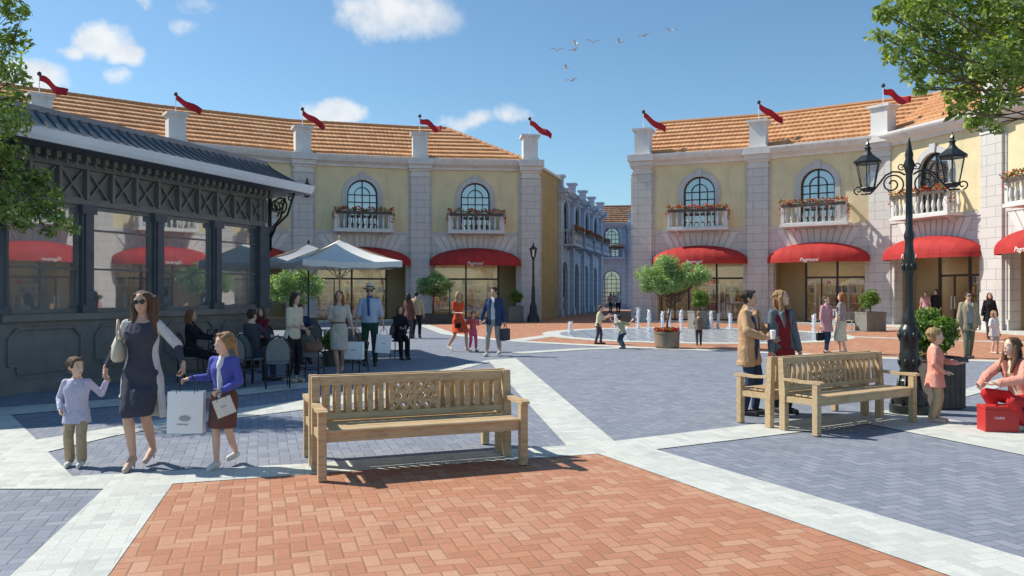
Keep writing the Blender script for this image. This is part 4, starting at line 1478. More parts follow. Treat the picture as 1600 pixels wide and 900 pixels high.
p3 = Vector((-10.0, 36.0, 0))
boxplanter('long_planter', 'low dark planter box behind the cafe chairs', p3, 2.4, .7, .5, M['planter_dark'])
tree('small_tree', 'small round-headed tree just right of the pavilion, behind the cafe', 'tree', p3 + Vector((0, 0, .52)), [(0, 0, 0), (.0, 0, .4), (.05, .0, .7), (.02, 0, 1.0)], clumps_ball(18, (.25, 0, 1.45), 1.15, 40, .36, .62), 11000, .055, M['leafB'], .05)
def shrub(label, x, Y, r, h, w, mat=None, n=3500):
    boxplanter('box_planter', 'square grey planter box under ' + label, (x, Y, .012), w, w, h, M['planter_grey'], .15)
    t = thing('shrub', label, 'shrub', (x, Y, h + .03))
    m = MB(); m.tube([(0, 0, -.02), (.01, 0, r * .9)], [.03, .02], 6); m.build('stem', M['bark'], t)
    link('crown', leaves_mesh(int(x * 10) + 5, clumps_ball(int(x * 7), (0, 0, r * .95), r * .62, 16, r * .42, 1), n, .045), M['leafC'], t)
shrub('a clipped round shrub beside the slim lamp post', .18, 45.6, .52, .85, .85)
shrub('a clipped round shrub behind the fountain jets', 8.6, 36.6, .52, .8, .85)
shrub('a clipped round shrub beside the white garden chairs', 15.5, 34.6, .58, .8, .9)
# big planter beside the lamp
p4 = Vector((6.3, 11.75, .009))
boxplanter('tall_planter', 'tall dark timber planter box beside the street lamp', p4, .46, .46, .72, M['planter_dark'], .25)
t = thing('shrub', 'large bushy green shrub in the tall planter behind the small boy', 'shrub', p4 + Vector((0, 0, .76)))
m = MB()
for k in range(7): m.tube([(0, 0, -.02), (.12 * cos(k), .12 * sin(k), .2), (.25 * cos(k), .25 * sin(k), .5)], [.015, .01, .005], 5)
m.build('stem', M['bark'], t)
link('crown', leaves_mesh(77, clumps_ball(9, (-.12, 0, .34), .36, 34, .15, .9), 6000, .036), M['leafC'], t)

# ------------------------------------------------------------------ fountain jets
JL = [(891, 522), (962, 512), (980, 530), (997, 514), (1014, 519), (1035, 518), (1046, 513), (1064, 519), (1088, 513), (1111, 515), (1122, 514), (1141, 517), (1168, 514), (1186, 518), (1272, 522)]
names = ['leftmost small jet at the tip of the fountain floor'] + [None] * 13 + ['rightmost jet beside the two strolling women']
jet = None
for i, (u, v) in enumerate(JL):
    p = gp(u, v)
    h = .85 * [.55, .7, .5, 1.1, 1.1, 1.0, 1.0, 1.05, .9, .95, .8, .9, 1.0, .8, .9][i]
    lab = names[i] and 'thin white ' + names[i]
    t = thing('fountain_jet', lab or 'white foaming water jet among the middle jets of the plaza fountain', 'fountain jet', (p.x, p.y, .014), i * 1.3, 'water jets of the plaza fountain')
    m = MB()
    pr_ = [(.09, 0), (.05, .06), (.045, .3 * h), (.06, .5 * h), (.07, .7 * h), (.065, .85 * h), (.03, h)]
    m.lathe(pr_, (0, 0, 0), 10)
    for k in range(70):
        z = h * R.random() ** .7; r_ = R.uniform(.03, .10) * (1.2 if z < .15 else 1); a = R.uniform(0, 6.28); s = R.uniform(.008, .022)
        m.ell((r_ * cos(a), r_ * sin(a), z + .02), (s, s, s * 1.5), 6, 4)
    for k in range(90):
        r_ = .06 + .28 * R.random() ** 2; a = R.uniform(0, 6.28); s = R.uniform(.005, .014); z = R.uniform(0, .22) * (1 - r_ * 2)
        m.ell((r_ * cos(a), r_ * sin(a), max(.005, z)), (s, s, s), 5, 4)
    m.build('water_column', M['water'], t, smooth=True)

# ------------------------------------------------------------------ cafe
def parasol(label, loc, rz, half, ze, za, mat, pole='wood'):
    t = thing('parasol', label, 'parasol', loc, rz)
    m = MB(); m.tube([(0, 0, 0), (0, 0, za + .05)], .028, 10); m.lathe([(.03, 0), (.035, .05), (.01, .1)], (0, 0, za + .02), 8); m.build('pole', M[pole], t)
    b = MB(); b.bevbox(-.3, .3, -.3, .3, 0, .07); b.tube([(0, 0, .07), (0, 0, .4)], .045, 8); b.build('base', M['iron'], t)
    c = MB(); n = 10
    for k in range(4):
        a0, a1 = pi / 4 + k * pi / 2, pi / 4 + (k + 1) * pi / 2
        r_ = half * sqrt(2)
        e0 = Vector((r_ * cos(a0), r_ * sin(a0), ze)); e1 = Vector((r_ * cos(a1), r_ * sin(a1), ze)); ap = Vector((0, 0, za))
        vs = []
        for i in range(n + 1):
            u = i / n
            for j in range(n + 1):
                w_ = j / n
                p = e0.lerp(e1, w_)
                q = ap.lerp(p, u) - Vector((0, 0, .10 * sin(pi * u) * .7 + .05 * sin(pi * w_) * u))
                vs.append(q)
        fs = [(i * (n + 1) + j, i * (n + 1) + j + 1, (i + 1) * (n + 1) + j + 1, (i + 1) * (n + 1) + j) for i in range(n) for j in range(n)]
        c._add(vs, fs)
        lo_ = vs[n * (n + 1):]
        c._add(list(lo_) + [q - Vector((0, 0, .14 + .015 * sin(j * 2.0))) for j, q in enumerate(lo_)], [(j, n + 1 + j, n + 2 + j, j + 1) for j in range(n)])
    c.build('canopy', mat, t)
    for k in range(4):
        a0 = pi / 4 + k * pi / 2; r_ = half * sqrt(2)
        rbm = MB(); rbm.bar((0, 0, za - .05), (r_ * cos(a0) * .98, r_ * sin(a0) * .98, ze - .03), .022)
        rbm.bar((0, 0, ze - .45), (r_ * cos(a0) * .5, r_ * sin(a0) * .5, (ze + za) / 2 - .08), .018)
        rbm.build('rib', M['wood'], t)
mcan = plain('parasol_canvas', (.74, .74, .70), .85, .1, 0, .05, 3)
mcan2 = plain('parasol_grey_canvas', (.42, .45, .47), .85, .1, 0, .05, 3)
parasol('square white cafe parasol with pointed top behind the standing cafe guests', (-4.35, 20.2, 0), rad(28), 1.22, 2.46, 3.02, mcan)
parasol('grey cafe parasol half hidden beside the end of the pavilion roof', (-5.75, 22.6, 0), rad(20), 1.3, 2.55, 3.05, mcan2, 'iron')

weave = plain('woven_rattan', (.20, .21, .21), .7, .3, 0, .3, 60, .5)
def make_chair(label, loc, rz):
    t = thing('cafe_chair', label, 'chair', loc, rz, 'woven cafe chairs on the terrace')
    k = M['iron']
    bm_ = MB(); bz = []
    n = 14
    for i in range(n + 1):
        a = pi * i / n
        bz.append((-.21 * cos(a), .20 + .05 * sin(a), .62 + .30 * sin(a)))
    pts = [(-.2, .2, .0), (-.2, .19, .42)] + bz + [(.2, .19, .42), (.2, .2, .0)]
    bm_.tube(pts, .014, 6); bm_.build('back_frame', k, t, smooth=True)
    b = MB(); vs = []
    cols = 8
    for i in range(cols + 1):
        x = -.195 + .39 * i / cols
        zt_ = .62 + .28 * sqrt(max(0, 1 - (x / .205) ** 2))
        vs += [(x, .19 + .02 * (1 - (x / .2) ** 2), .50), (x, .21 + .04 * (1 - (x / .2) ** 2), zt_)]
    b._add(vs, [(2 * i, 2 * i + 2, 2 * i + 3, 2 * i + 1) for i in range(cols)])
    b._add([(x, y + .012, z) for x, y, z in vs], [(2 * i, 2 * i + 1, 2 * i + 3, 2 * i + 2) for i in range(cols)])
    b.build('backrest', weave, t)
    s = MB(); s.lathe([(.19, .43), (.215, .44), (.215, .46), (.18, .475), (.01, .47)], (0, 0, 0), 18); s.build('seat', weave, t)
    for x in (-.17, .17):
        l = MB(); l.tube([(x, -.15, .43), (x * 1.15, -.19, 0)], .013, 6); l.build('leg', k, t)
        l = MB(); l.tube([(x * 1.1, .2, .62), (x * 1.45, .05, .66), (x * 1.4, -.14, .62), (x * 1.1, -.16, .44)], .013, 6); l.build('armrest', k, t)
    c = MB(); c.tube([(-.18, -.17, .2), (.18, -.17, .2)], .009, 5); c.tube([(-.19, .19, .2), (.19, .19, .2)], .009, 5); c.tube([(-.18, -.17, .2), (-.19, .19, .2)], .009, 5); c.tube([(.18, -.17, .2), (.19, .19, .2)], .009, 5)
    c.build('stretcher', k, t)
    return t
CH = [(433, 606, 200, 'woven cafe chair nearest the front left bench, its grey back to the viewer'),
      (395, 598, 150, 'woven cafe chair just left of the large grey-backed one'),
      (487, 592, 175, 'woven cafe chair directly behind the standing woman in the beige top'),
      (345, 583, 100, 'woven cafe chair behind the girl in the blue cardigan'),
      (300, 596, 160, 'woven cafe chair with the dark-haired guest on it'),
      (326, 574, 10, 'woven cafe chair with the guest in sunglasses on it'),
      (556, 580, 160, 'woven cafe chair between the woman in the pale dress and the man in the hat'),
      (625, 560, 25, 'woven cafe chair to the right of the man in the hat'),
      (470, 566, 30, 'woven cafe chair on the far side of the middle cafe table'),
      (530, 560, 20, 'woven cafe chair under the white parasol beside its pole'),
      (408, 572, 350, 'woven cafe chair close to the corner of the pavilion wall'),
      (362, 604, 205, 'woven cafe chair next to the skirt of the girl in the blue cardigan'),
      (488, 560, 200, 'woven cafe chair farthest back beside the middle cafe table')]
ch0 = None; chairs = []
for (u, v, a, l) in CH:
    p = gp(u, v)
    if ch0 is None: ch0 = make_chair(l, p, rad(a)); c = ch0
    else:
        c = copy_tree(ch0); c.location = p; c.rotation_euler = (0, 0, rad(a)); c['label'] = l
    chairs.append(c)
def make_table(label, loc):
    t = thing('cafe_table', label, 'table', loc, 0, 'round cafe tables')
    m = MB(); m.lathe([(.30, .72), (.36, .72), (.37, .735), (.36, .75), (.01, .75)], (0, 0, 0), 24); m.build('tabletop', M['gutter'], t, auto=40)
    m = MB(); m.tube([(0, 0, .03), (0, 0, .72)], .025, 8)
    m.build('post', M['iron'], t)
    for k in range(3):
        a = k * 2.09; l = MB(); l.tube([(0, 0, .12), (.15 * cos(a), .15 * sin(a), .08), (.3 * cos(a), .3 * sin(a), 0.012)], .013, 6); l.build('foot', M['iron'], t)
    return t
tb = make_table('round cafe table between the seated women and the left chairs', gp(372, 580))
tbl = [tb]
for (u, v, l) in ((462, 580, 'round cafe table behind the woman in the beige top'), (545, 569, 'round cafe table under the white parasol')):
    c = copy_tree(tb); c.location = gp(u, v); c['label'] = l; tbl.append(c)
for k, (tt, l) in enumerate(zip(tbl, ('white coffee cup on the left cafe table', 'white coffee cup on the middle cafe table', 'white coffee cup on the table under the parasol'))):
    t = thing('cup', l, 'cup', (tt.location.x + .1, tt.location.y - .12, .7505), 0, 'coffee cups')
    m = MB(); m.lathe([(.07, 0), (.075, .01), (.03, .012)], (0, 0, 0), 14); m.build('saucer', M['offwhite'], t)
    m = MB(); m.lathe([(.025, .012), (.04, .05), (.042, .08), (.036, .078), (.02, .03)], (0, 0, 0), 12); m.build('bowl', M['offwhite'], t)
p = gp(517, 572)
t = thing('potted_bush', 'low green potted bush between the two standing cafe women', 'plant', p)
m = MB(); m.lathe([(.15, 0), (.2, .3), (.22, .32), (.2, .34), (.02, .32)], (0, 0, 0), 16); m.build('pot', M['planter_dark'], t)
link('crown', leaves_mesh(5, clumps_ball(4, (0, 0, .58), .2, 16, .16, 1), 2200, .035), M['leafC'], t)
# white garden chairs by the sunlit arcade
def white_chair(label, x, y, rz):
    t = thing('garden_chair', label, 'chair', (x, y, .013), rz, 'white garden chairs by the arcade')
    m = MB(); m.box(-.24, .24, -.24, .24, .42, .45); m.build('seat', M['white'], t)
    m = MB()
    for k in range(5): m.box(-.22 + k * .1, -.19 + k * .1, .2, .23, .45, .9)
    m.box(-.24, .24, .195, .235, .9, .95); m.build('backrest', M['white'], t)
    for sx in (-1, 1):
        for sy in (-1, 1):
            l = MB(); l.box(sx * .21 - .02, sx * .21 + .02, sy * .21 - .02, sy * .21 + .02, 0, .418); l.build('leg', M['white'], t)
white_chair('white garden chair left of the round shrub by the sunlit arcade', 14.5, 34.9, .4)
white_chair('white garden chair nearer the fountain, left of its white twin', 13.9, 34.0, 2.6)

# ------------------------------------------------------------------ birds
def bird(label, u, v, k):
    Y = 85; p = atY(u, v, Y)
    t = thing('seagull', label, 'bird', p, k * 1.1, 'gulls flying over the square')
    m = MB()
    m.ell((0, 0, 0), (.09, .28, .08), 8, 8); m.ell((0, -.27, .03), (.055, .09, .055), 8, 6)
    m._add([(-.05, .24, 0), (.05, .24, 0), (.1, .42, .01), (-.1, .42, .01)], [(0, 1, 2, 3)])
    for s in (-1, 1):
        f = .25 + .15 * sin(k * 2.3)
        m._add([(s * .05, -.14, .03), (s * .05, .12, .03), (s * .42, .08, f), (s * .42, -.16, f), (s * .85, .14, f * .75), (s * .8, 0, f * .75),
                (s * .05, -.14, .01), (s * .05, .12, .01), (s * .42, .08, f - .02), (s * .42, -.16, f - .02)], [(0, 1, 2, 3), (3, 2, 4, 5), (6, 9, 8, 7)])
    m.build('body', plain('gull', (.6, .6, .58), .7, .2), t, smooth=True)
BL = [(870, 79, 'gull at the left tip of the flock'), (899, 70, 'upper gull of the pair near the left tip'), (896, 78, 'lower gull of the pair near the left tip'), (926, 67, 'gull just right of the pair'), (968, 66, 'gull in the middle of the upper line'), (1006, 56, 'gull second from the right end of the line'), (1048, 50, 'gull at the right end of the line'), (884, 106, 'gull above the lowest one of the flock'), (893, 126, 'lowest gull of the flock')]
for i, (u, v, l) in enumerate(BL): bird('distant ' + l, u, v, i)
# ------------------------------------------------------------------ people
def cloth(name, col, var=.1, rough=.85, scale=14):
    k = 'cloth_' + name
    if k in _mc: return _mc[k]
    m, T, b = new_mat(k, rough, .15)
    co = T.coord('Object')
    x, y, z = T.sep(co)
    n = T.noise(co, scale, 4, .6)
    T.plug(b.inputs['Base Color'], T.ramp(n, [(.3, tuple(max(0, c * (1 - var)) for c in col)), (.7, tuple(min(1, c * (1 + var)) for c in col))]))
    wr = T.noise(T.comb(x * 7, y * 7, z * 4 + x * 3), 1.6, 3, .55, dist=.8)
    bump(T, b, wr + T.noise(co, 160, 2) * .06, .85, .03)
    _mc[k] = m
    return m
SKIN = [plain('skin_light', (.72, .46, .34), .5, .35, 0, .06, 6), plain('skin_tan', (.60, .36, .25), .5, .35, 0, .06, 6)]
for m_ in SKIN:
    b_ = m_.node_tree.nodes['Principled BSDF']; b_.inputs['Subsurface Weight'].default_value = .12
    b_.inputs['Subsurface Radius'].default_value = (.02, .008, .004)
def hairmat(name, col):
    if name in _mc: return _mc[name]
    m, T, b = new_mat(name, .5, .35)
    x, y, z = T.sep(T.coord('Object'))
    g = T.noise(T.comb(x * 70, y * 70, z * 6), 1.0, 4, .65)
    T.plug(b.inputs['Base Color'], T.ramp(g, [(.3, tuple(c * .5 for c in col)), (.7, tuple(c * 1.5 for c in col))]))
    bump(T, b, g, 1.0, .02)
    _mc[name] = m
    return m
HAIR = dict(dark=hairmat('hair_dark', (.035, .022, .015)), brown=hairmat('hair_brown', (.11, .055, .028)), auburn=hairmat('hair_auburn', (.22, .085, .035)), blond=hairmat('hair_blond', (.40, .26, .12)), red=hairmat('hair_red', (.35, .12, .04)), light=hairmat('hair_light', (.34, .20, .09)))
EYEW = plain('eye_white', (.75, .72, .70), .3, .5); EYED = plain('eye_dark', (.03, .02, .015), .2, .6)
LIPS = plain('lips', (.45, .13, .11), .5, .4); DARK = plain('sunglass_black', (.01, .01, .012), .12, .7)

def remesh(mb, vox, name, smooth=4, fac=.5):
    me = mb.mesh(name)
    o = bpy.data.objects.new('tmp', me); COL.objects.link(o)
    r = o.modifiers.new('r', 'REMESH'); r.mode = 'VOXEL'; r.voxel_size = vox; r.use_smooth_shade = True
    if smooth:
        s = o.modifiers.new('s', 'SMOOTH'); s.iterations = smooth; s.factor = fac
    dg = bpy.context.evaluated_depsgraph_get()
    out = bpy.data.meshes.new_from_object(o.evaluated_get(dg))
    bpy.data.objects.remove(o); bpy.data.meshes.remove(me)
    out.name = name
    return out

def join_meshes(name, ms):
    vs, fs = [], []
    for m in ms:
        n = len(vs)
        vs += [tuple(v.co) for v in m.vertices]; fs += [tuple(i + n for i in p.vertices) for p in m.polygons]
    me = bpy.data.meshes.new(name); me.from_pydata(vs, [], fs); me.update()
    return me

def cap(mb, p, q, r0, r1, n=12, flat=1.0, side=None):
    """tapered capsule"""
    p, q = Vector(p), Vector(q); d = (q - p); L = d.length
    if L < 1e-5: mb.ell(p, (r0, r0, r0)); return
    d /= L
    a = d.cross(Vector(side) if side else Vector((0, 1, 0)))
    if a.length < .1: a = d.cross(Vector((1, 0, 0)))
    a.normalize(); b = d.cross(a)
    rings = [(-.95, .3), (-.7, .7), (-.3, .95)]
    prof = [(p + d * (r0 * k), r0 * f) for k, f in rings] + [(p.lerp(q, t), r0 + (r1 - r0) * t) for t in (0, .33, .66, 1)] + [(q - d * (r1 * k), r1 * f) for k, f in reversed(rings)]
    vs = []
    for c, r in prof:
        for k in range(n):
            t = 2 * pi * k / n
            vs.append(c + a * (r * cos(t)) + b * (r * sin(t) * flat))
    m = len(prof)
    fs = [(i * n + k, i * n + (k + 1) % n, (i + 1) * n + (k + 1) % n, (i + 1) * n + k) for i in range(m - 1) for k in range(n)]
    fs += [tuple(range(n - 1, -1, -1)), tuple(range((m - 1) * n, m * n))]
    mb._add(vs, fs)

def loft(mb, rings, n=18, U=None):
    """rings: (cx, cy, z, rx, ry)"""
    vs = []
    for cx, cy, z, rx, ry in rings:
        for k in range(n):
            t = 2 * pi * k / n
            p = Vector((cx + rx * cos(t), cy + ry * sin(t), z))
            vs.append(U @ p if U is not None else p)
    m = len(rings)
    fs = [(i * n + k, i * n + (k + 1) % n, (i + 1) * n + (k + 1) % n, (i + 1) * n + k) for i in range(m - 1) for k in range(n)]
    fs += [tuple(range(n - 1, -1, -1)), tuple(range((m - 1) * n, m * n))]
    mb._add(vs, fs)

def ik(a, t, l1, l2, pole):
    a, t, pole = Vector(a), Vector(t), Vector(pole)
    d = t - a; D = d.length
    mx = (l1 + l2) * .998
    if D > mx: t = a + d * (mx / D); D = mx
    D = max(D, abs(l1 - l2) + .02)
    d = (t - a).normalized()
    k = (l1 * l1 - l2 * l2 + D * D) / (2 * D)
    h = sqrt(max(0, l1 * l1 - k * k))
    pl = pole - d * pole.dot(d)
    pl.normalize()
    return a + d * k + pl * h, t

def torso_rings(f, g=0.0, zlo=.78, zhi=1.5, belly=0.0):
    """f True for a female figure, g extra thickness"""
    if f: T_ = [(.76, .150, .105, 0), (.84, .172, .118, .005), (.92, .168, .115, .005), (1.0, .142, .098, 0), (1.07, .122, .09, 0), (1.15, .128, .095, -.004), (1.24, .148, .112, -.012), (1.30, .155, .115, -.014), (1.36, .142, .096, -.002), (1.405, .118, .08, .005), (1.44, .075, .06, .008), (1.49, .05, .052, .01)]
    else: T_ = [(.76, .148, .108, 0), (.84, .165, .12, .003), (.92, .162, .118, 0), (1.0, .152, .112, -.004), (1.07, .148, .11, -.006), (1.15, .155, .112, -.006), (1.24, .172, .12, -.006), (1.31, .176, .12, -.004), (1.37, .165, .105, .002), (1.415, .135, .085, .008), (1.45, .085, .068, .01), (1.50, .058, .06, .01)]
    return [(0, y - (belly if .85 < z < 1.15 else 0), z, rx + g, ry + g) for z, rx, ry, y in T_ if zlo <= z <= zhi]

def person(label, loc, face, H, P):
    """loc feet point, face: heading in degrees (0 = towards the camera, 90 = towards +x). P: options"""
    f = P.get('f', False)
    child = P.get('child', 0.0)           # 0 adult .. 1 toddler
    near = P.get('q', 1)                  # 2 close, 1 middle, 0 far
    vox = {2: .0085, 1: .013, 0: .02}[near]
    s = H / 1.75
    vox /= s
    root = thing('person', label, 'person', loc, rad(face))
    root.scale = (1, 1, 1)
    hs = 1.0 + .42 * child
    skin = SKIN[P.get('skin', 0)]
    # --- joints in a 1.75 m figure
    hz = P.get('hip', .90)
    lk = P.get('lk', min(1.0, (hz - .07) / .83)) if child > 0 else 1.0
    hipc = Vector((P.get('hx', 0), P.get('hy', 0), hz))
    lean = P.get('lean', 0.0); roll = P.get('roll', 0.0)
    # for children the legs are a little shorter: compress by moving the neck down
    U = Matrix.Translation(hipc) @ Matrix.Rotation(rad(roll), 4, 'Y') @ Matrix.Rotation(rad(lean), 4, 'X') @ Matrix.Translation((0, 0, -.90))
    top = .06 * child                      # lowered shoulders so that the bigger head keeps the height
    V = U @ Matrix.Translation((0, 0, -top))
    sw = .148 if f else .170
    sw *= (1 - .08 * child)
    fa = Vector(P.get('fa', (-.09, -.02, 0))); fb = Vector(P.get('fb', (.09, .02, 0)))
    heel = P.get('heel', 0.0)
    legs = {}
    for key, sx, ft in (('a', -1, fa), ('b', 1, fb)):
        hp = hipc + Vector((sx * .09, 0, 0))
        an = ft + Vector((0, .03, .085 + heel))
        kn, an = ik(hp, an, .425 * lk, .405 * lk, P.get('kp' + key, (sx * .06, -1, 0)))
        legs[key] = (hp, kn, an, ft)
    arms = {}
    for key, sx in (('a', -1), ('b', 1)):
        sh = V @ Vector((sx * sw, .0, 1.395))
        hd = P.get('h' + key, (sx * .27, -.04, .80))
        hd = Vector(hd)
        el, wr = ik(sh, hd, .285, .25, P.get('ep' + key, (sx * .35, 1, -.1)))
        arms[key] = (sh, el, wr)
    hw = Matrix.Rotation(rad(P.get('hyaw', 0)), 4, 'Z')
    hc = V @ Vector((0, -.015, 1.608 + .03 * child))
    up = (V.to_3x3() @ Vector((0, 0, 1))).normalized()
    tilt = P.get('hpitch', 0)
    HM = Matrix.Translation(hc) @ hw @ Matrix.Rotation(rad(tilt + lean * .4), 4, 'X') @ Matrix.Rotation(rad(P.get('hroll', 0)), 4, 'Y') @ Matrix.Scale(hs, 4)
    S = Matrix.Scale(s, 4)
    slim = P.get('slim', 1.0)
    # --- body
    b = MB(); b.M = S
    loft(b, [(x, y, z, rx * slim, ry * slim) for x, y, z, rx, ry in torso_rings(f)], 18, V)
    nk0, nk1 = V @ Vector((0, .01, 1.42)), HM @ Vector((0, .01, -.06))
    cap(b, nk0, nk1, .056 if not f else .047, .05 if not f else .043)
    for key in 'ab':
        hp, kn, an, ft = legs[key]
        cap(b, hp, kn, .082 * slim, .053); cap(b, kn, kn.lerp(an, .35), .05, .053); cap(b, kn.lerp(an, .35), an, .052, .034)
        toe = P.get('toe' + key, (0, -1, 0)); tv = Vector(toe).normalized()
        cap(b, an - Vector((0, 0, .035)), ft + tv * .13 + Vector((0, 0, .03)), .036, .028)
        sh, el, wr = arms[key]
        cap(b, V @ Vector(((-1 if key == 'a' else 1) * sw * .5, .0, 1.39)), sh, .052, .047)
        cap(b, sh, el, .05 if not f else .043, .037 if not f else .033)
        cap(b, el, wr, .037 if not f else .033, .025 if not f else .021)
    b.M = S @ HM
    b.ell((0, .012, .022), (.074, .092, .092), 16, 12)      # skull
    b.ell((0, -.018, -.03), (.057, .068, .082), 14, 10)     # face and jaw
    b.ell((0, -.052, -.092), (.026, .024, .02), 10, 6)      # chin
    if near > 0:
        b._add([(-.009, -.078, .018), (.009, -.078, .018), (.017, -.078, -.032), (-.017, -.078, -.032), (0, -.112, -.026), (0, -.06, .02), (0, -.06, -.04)], [(0, 1, 4), (1, 2, 4), (2, 3, 4), (3, 0, 4), (1, 0, 5), (2, 1, 5), (3, 2, 6), (0, 3, 5), (2, 5, 6), (3, 6, 5)])
        b.ell((0, -.088, -.026), (.014, .014, .011), 8, 6)
        for k in (-1, 1):
            b.ell((k * .076, .01, -.008), (.011, .02, .03), 8, 6)
            b.ell((k * .03, -.066, .028), (.022, .012, .008), 8, 6)    # brow ridge
        b.ell((0, -.078, -.062), (.022, .012, .012), 8, 6)
    b.M = None
    bm_ = remesh(b, vox * s, 'body', 3)
    # --- hands: palm, four fingers, thumb
    hands = MB(); hands.M = S
    hv = {2: .0042, 1: .008, 0: .012}[near]
    for key, sx in (('a', -1), ('b', 1)):
        sh, el, wr = arms[key]
        d = Vector(P.get('hd' + key, (wr - el))).normalized()
        side = Vector(P.get('hn' + key, (0, -1, 0)))         # thumb side
        side = (side - d * side.dot(d)).normalized()
        nrm = d.cross(side)                                   # palm normal
        if nrm.dot(Vector((-sx, 0, 0))) < 0: nrm = -nrm       # palm looks inwards
        curl = P.get('curl' + key, .35)
        ks = .94 if f else 1.0
        cap(hands, wr - d * .02, wr + d * .03, .024, .026, 10, .8)
        p0 = wr + d * .012
        for i in range(4):
            w_ = (i - 1.5) * -.019 * ks
            base_ = p0 + d * (.078 - abs(i - 1.2) * .004) * ks + side * w_
            cap(hands, p0 + side * w_ * .75 + d * .01, base_, .0135, .0118, 8)
            L = (.070, .078, .072, .056)[i] * ks
            c1 = curl * 1.0; c2 = curl * 2.2
            d1 = (d * cos(c1) + nrm * sin(c1)).normalized(); d2 = (d * cos(c2) + nrm * sin(c2)).normalized()
            m1 = base_ + d1 * L * .52 + side * w_ * .08
            cap(hands, base_, m1, .0092, .0085, 8); cap(hands, m1, m1 + d2 * L * .48, .0085, .0068, 8)
        t0 = p0 + d * .022 + side * .024
        t1 = t0 + (d * .55 + side * .75 + nrm * .25).normalized() * .036
        t2 = t1 + (d * .85 + side * .25 + nrm * (.2 + curl * .5)).normalized() * .034
        cap(hands, t0 - side * .012, t1, .0135, .0105, 8); cap(hands, t1, t2, .0105, .008, 8)
    hm = remesh(hands, hv * s * (1 if near == 2 else 1), 'hands', 1)
    body = link('body', join_meshes('body', [bm_, hm]), skin, root, smooth=True)

    # --- clothes
    def part(name, mb, mat, sm=3, v=1.0):
        return link(name, remesh(mb, vox * s * v, name, sm), mat, root, smooth=True)
    def sleeves(mb, frac, g):
        for key in 'ab':
            sh, el, wr = arms[key]
            cap(mb, V @ Vector(((-1 if key == 'a' else 1) * sw * .45, .0, 1.39)), sh, .054 + g * .5, .049 + g * .8)
            if frac <= .5:
                e = sh.lerp(el, frac * 2); cap(mb, sh, e, .052 + g, (.046 + g * 1.2))
            else:
                cap(mb, sh, el, .047 + g * .8, .040 + g * .8)
                cap(mb, el, el.lerp(wr, (frac - .5) * 2), .041 + g, .031 + g)
    def legc(mb, frac, g, flare=0.0):
        for key in 'ab':
            hp, kn, an, ft = legs[key]
            cap(mb, hp, kn, .086 + g, .060 + g + flare * .3) if frac > .5 else cap(mb, hp, hp.lerp(kn, frac * 2), .086 + g, .075 + g)
            if frac > .5:
                cap(mb, kn, kn.lerp(an, (frac - .5) * 2), .060 + g + flare * .3, .046 + g + flare)
    bt = P.get('bottom')
    if bt:
        mb = MB(); mb.M = S
        kind = bt[0]
        if kind in ('trousers', 'shorts'):
            loft(mb, torso_rings(f, .004 if P.get('top', [0, 0, 0, 1])[3] < .8 or P.get('jacket', [0, 0, 0, 1])[3] < .8 else .012, .76, 1.01), 18, U)
            legc(mb, bt[2] if len(bt) > 2 else .97, .010 if kind == 'trousers' else .018, bt[3] if len(bt) > 3 else 0)
            part(kind, mb, bt[1])
        elif kind == 'skirt':
            skirt(mb, f, U, legs, bt[2], bt[3] if len(bt) > 3 else .03)
            part('skirt', mb, bt[1])
    tp = P.get('top')                      # (name, mat, sleeve, hem, thickness)
    if tp:
        mb = MB(); mb.M = S
        nm, mat, sl, hem, g = tp
        loft(mb, [(x, y, z, rx * slim, ry * slim) for x, y, z, rx, ry in torso_rings(f, g, max(.76, hem), 1.47)], 18, V)
        if hem < .8:
            hem_caps(mb, legs, hem, g)
            loft(mb, [(0, 0, z, .178 + g + (.85 - z) * .16, .132 + g + (.85 - z) * .16) for z in (hem, .8, .9)], 18, U)
        sleeves(mb, sl, g)
        if P.get('collar', child < .1): cap(mb, V @ Vector((0, .01, 1.45)), V @ Vector((0, .0, 1.485)), .062, .056)
        part(nm, mb, mat)
    dr = P.get('dress')                    # (mat, sleeve, hem, flare)
    if dr:
        mb = MB(); mb.M = S
        loft(mb, torso_rings(f, .009, .80, 1.43), 18, V)
        sleeves(mb, dr[1], .009) if dr[1] > 0 else [cap(mb, V @ Vector((k * sw * .5, 0, 1.39)), V @ Vector((k * sw * .82, 0, 1.40)), .055, .05) for k in (-1, 1)]
        skirt(mb, f, U, legs, dr[2], dr[3])
        part('dress', mb, dr[0])
    jk = P.get('jacket')                   # (name, mat, sleeve, hem, thickness, opening)
    if jk:
        nm, mat, sl, hem, g, op = jk
        mb = MB(); mb.M = S
        rings = torso_rings(f, g, max(.76, hem), 1.46)
        if hem < .8: rings = [(0, 0, z, .170 + g + (.85 - z) * .05, .125 + g + (.85 - z) * .05) for z in (hem, hem + .06)] + rings
        # open at the front: a shell made as two halves
        n = 16
        for k in (-1, 1):
            vs = []
            m = len(rings)
            for (cx, cy, z, rx, ry) in rings:
                o_ = op * (1 if z < 1.3 else 1.5)
                for i in range(n + 1):
                    t = -pi / 2 + k * (o_ + (pi - o_ + .06) * i / n)
                    vs.append(V @ Vector((cx + rx * cos(t), cy + ry * sin(t), z)))
                for i in range(n, -1, -1):
                    t = -pi / 2 + k * (o_ + (pi - o_ + .06) * i / n)
                    vs.append(V @ Vector((cx + (rx - .03) * cos(t), cy + (ry - .03) * sin(t), z)))
            w_ = 2 * (n + 1)
            fs = [(j * w_ + i, j * w_ + (i + 1) % w_, (j + 1) * w_ + (i + 1) % w_, (j + 1) * w_ + i) for j in range(m - 1) for i in range(w_)]
            fs += [tuple(range(w_ - 1, -1, -1)), tuple(range((m - 1) * w_, m * w_))]
            if k < 0: fs = [tuple(reversed(q)) for q in fs]
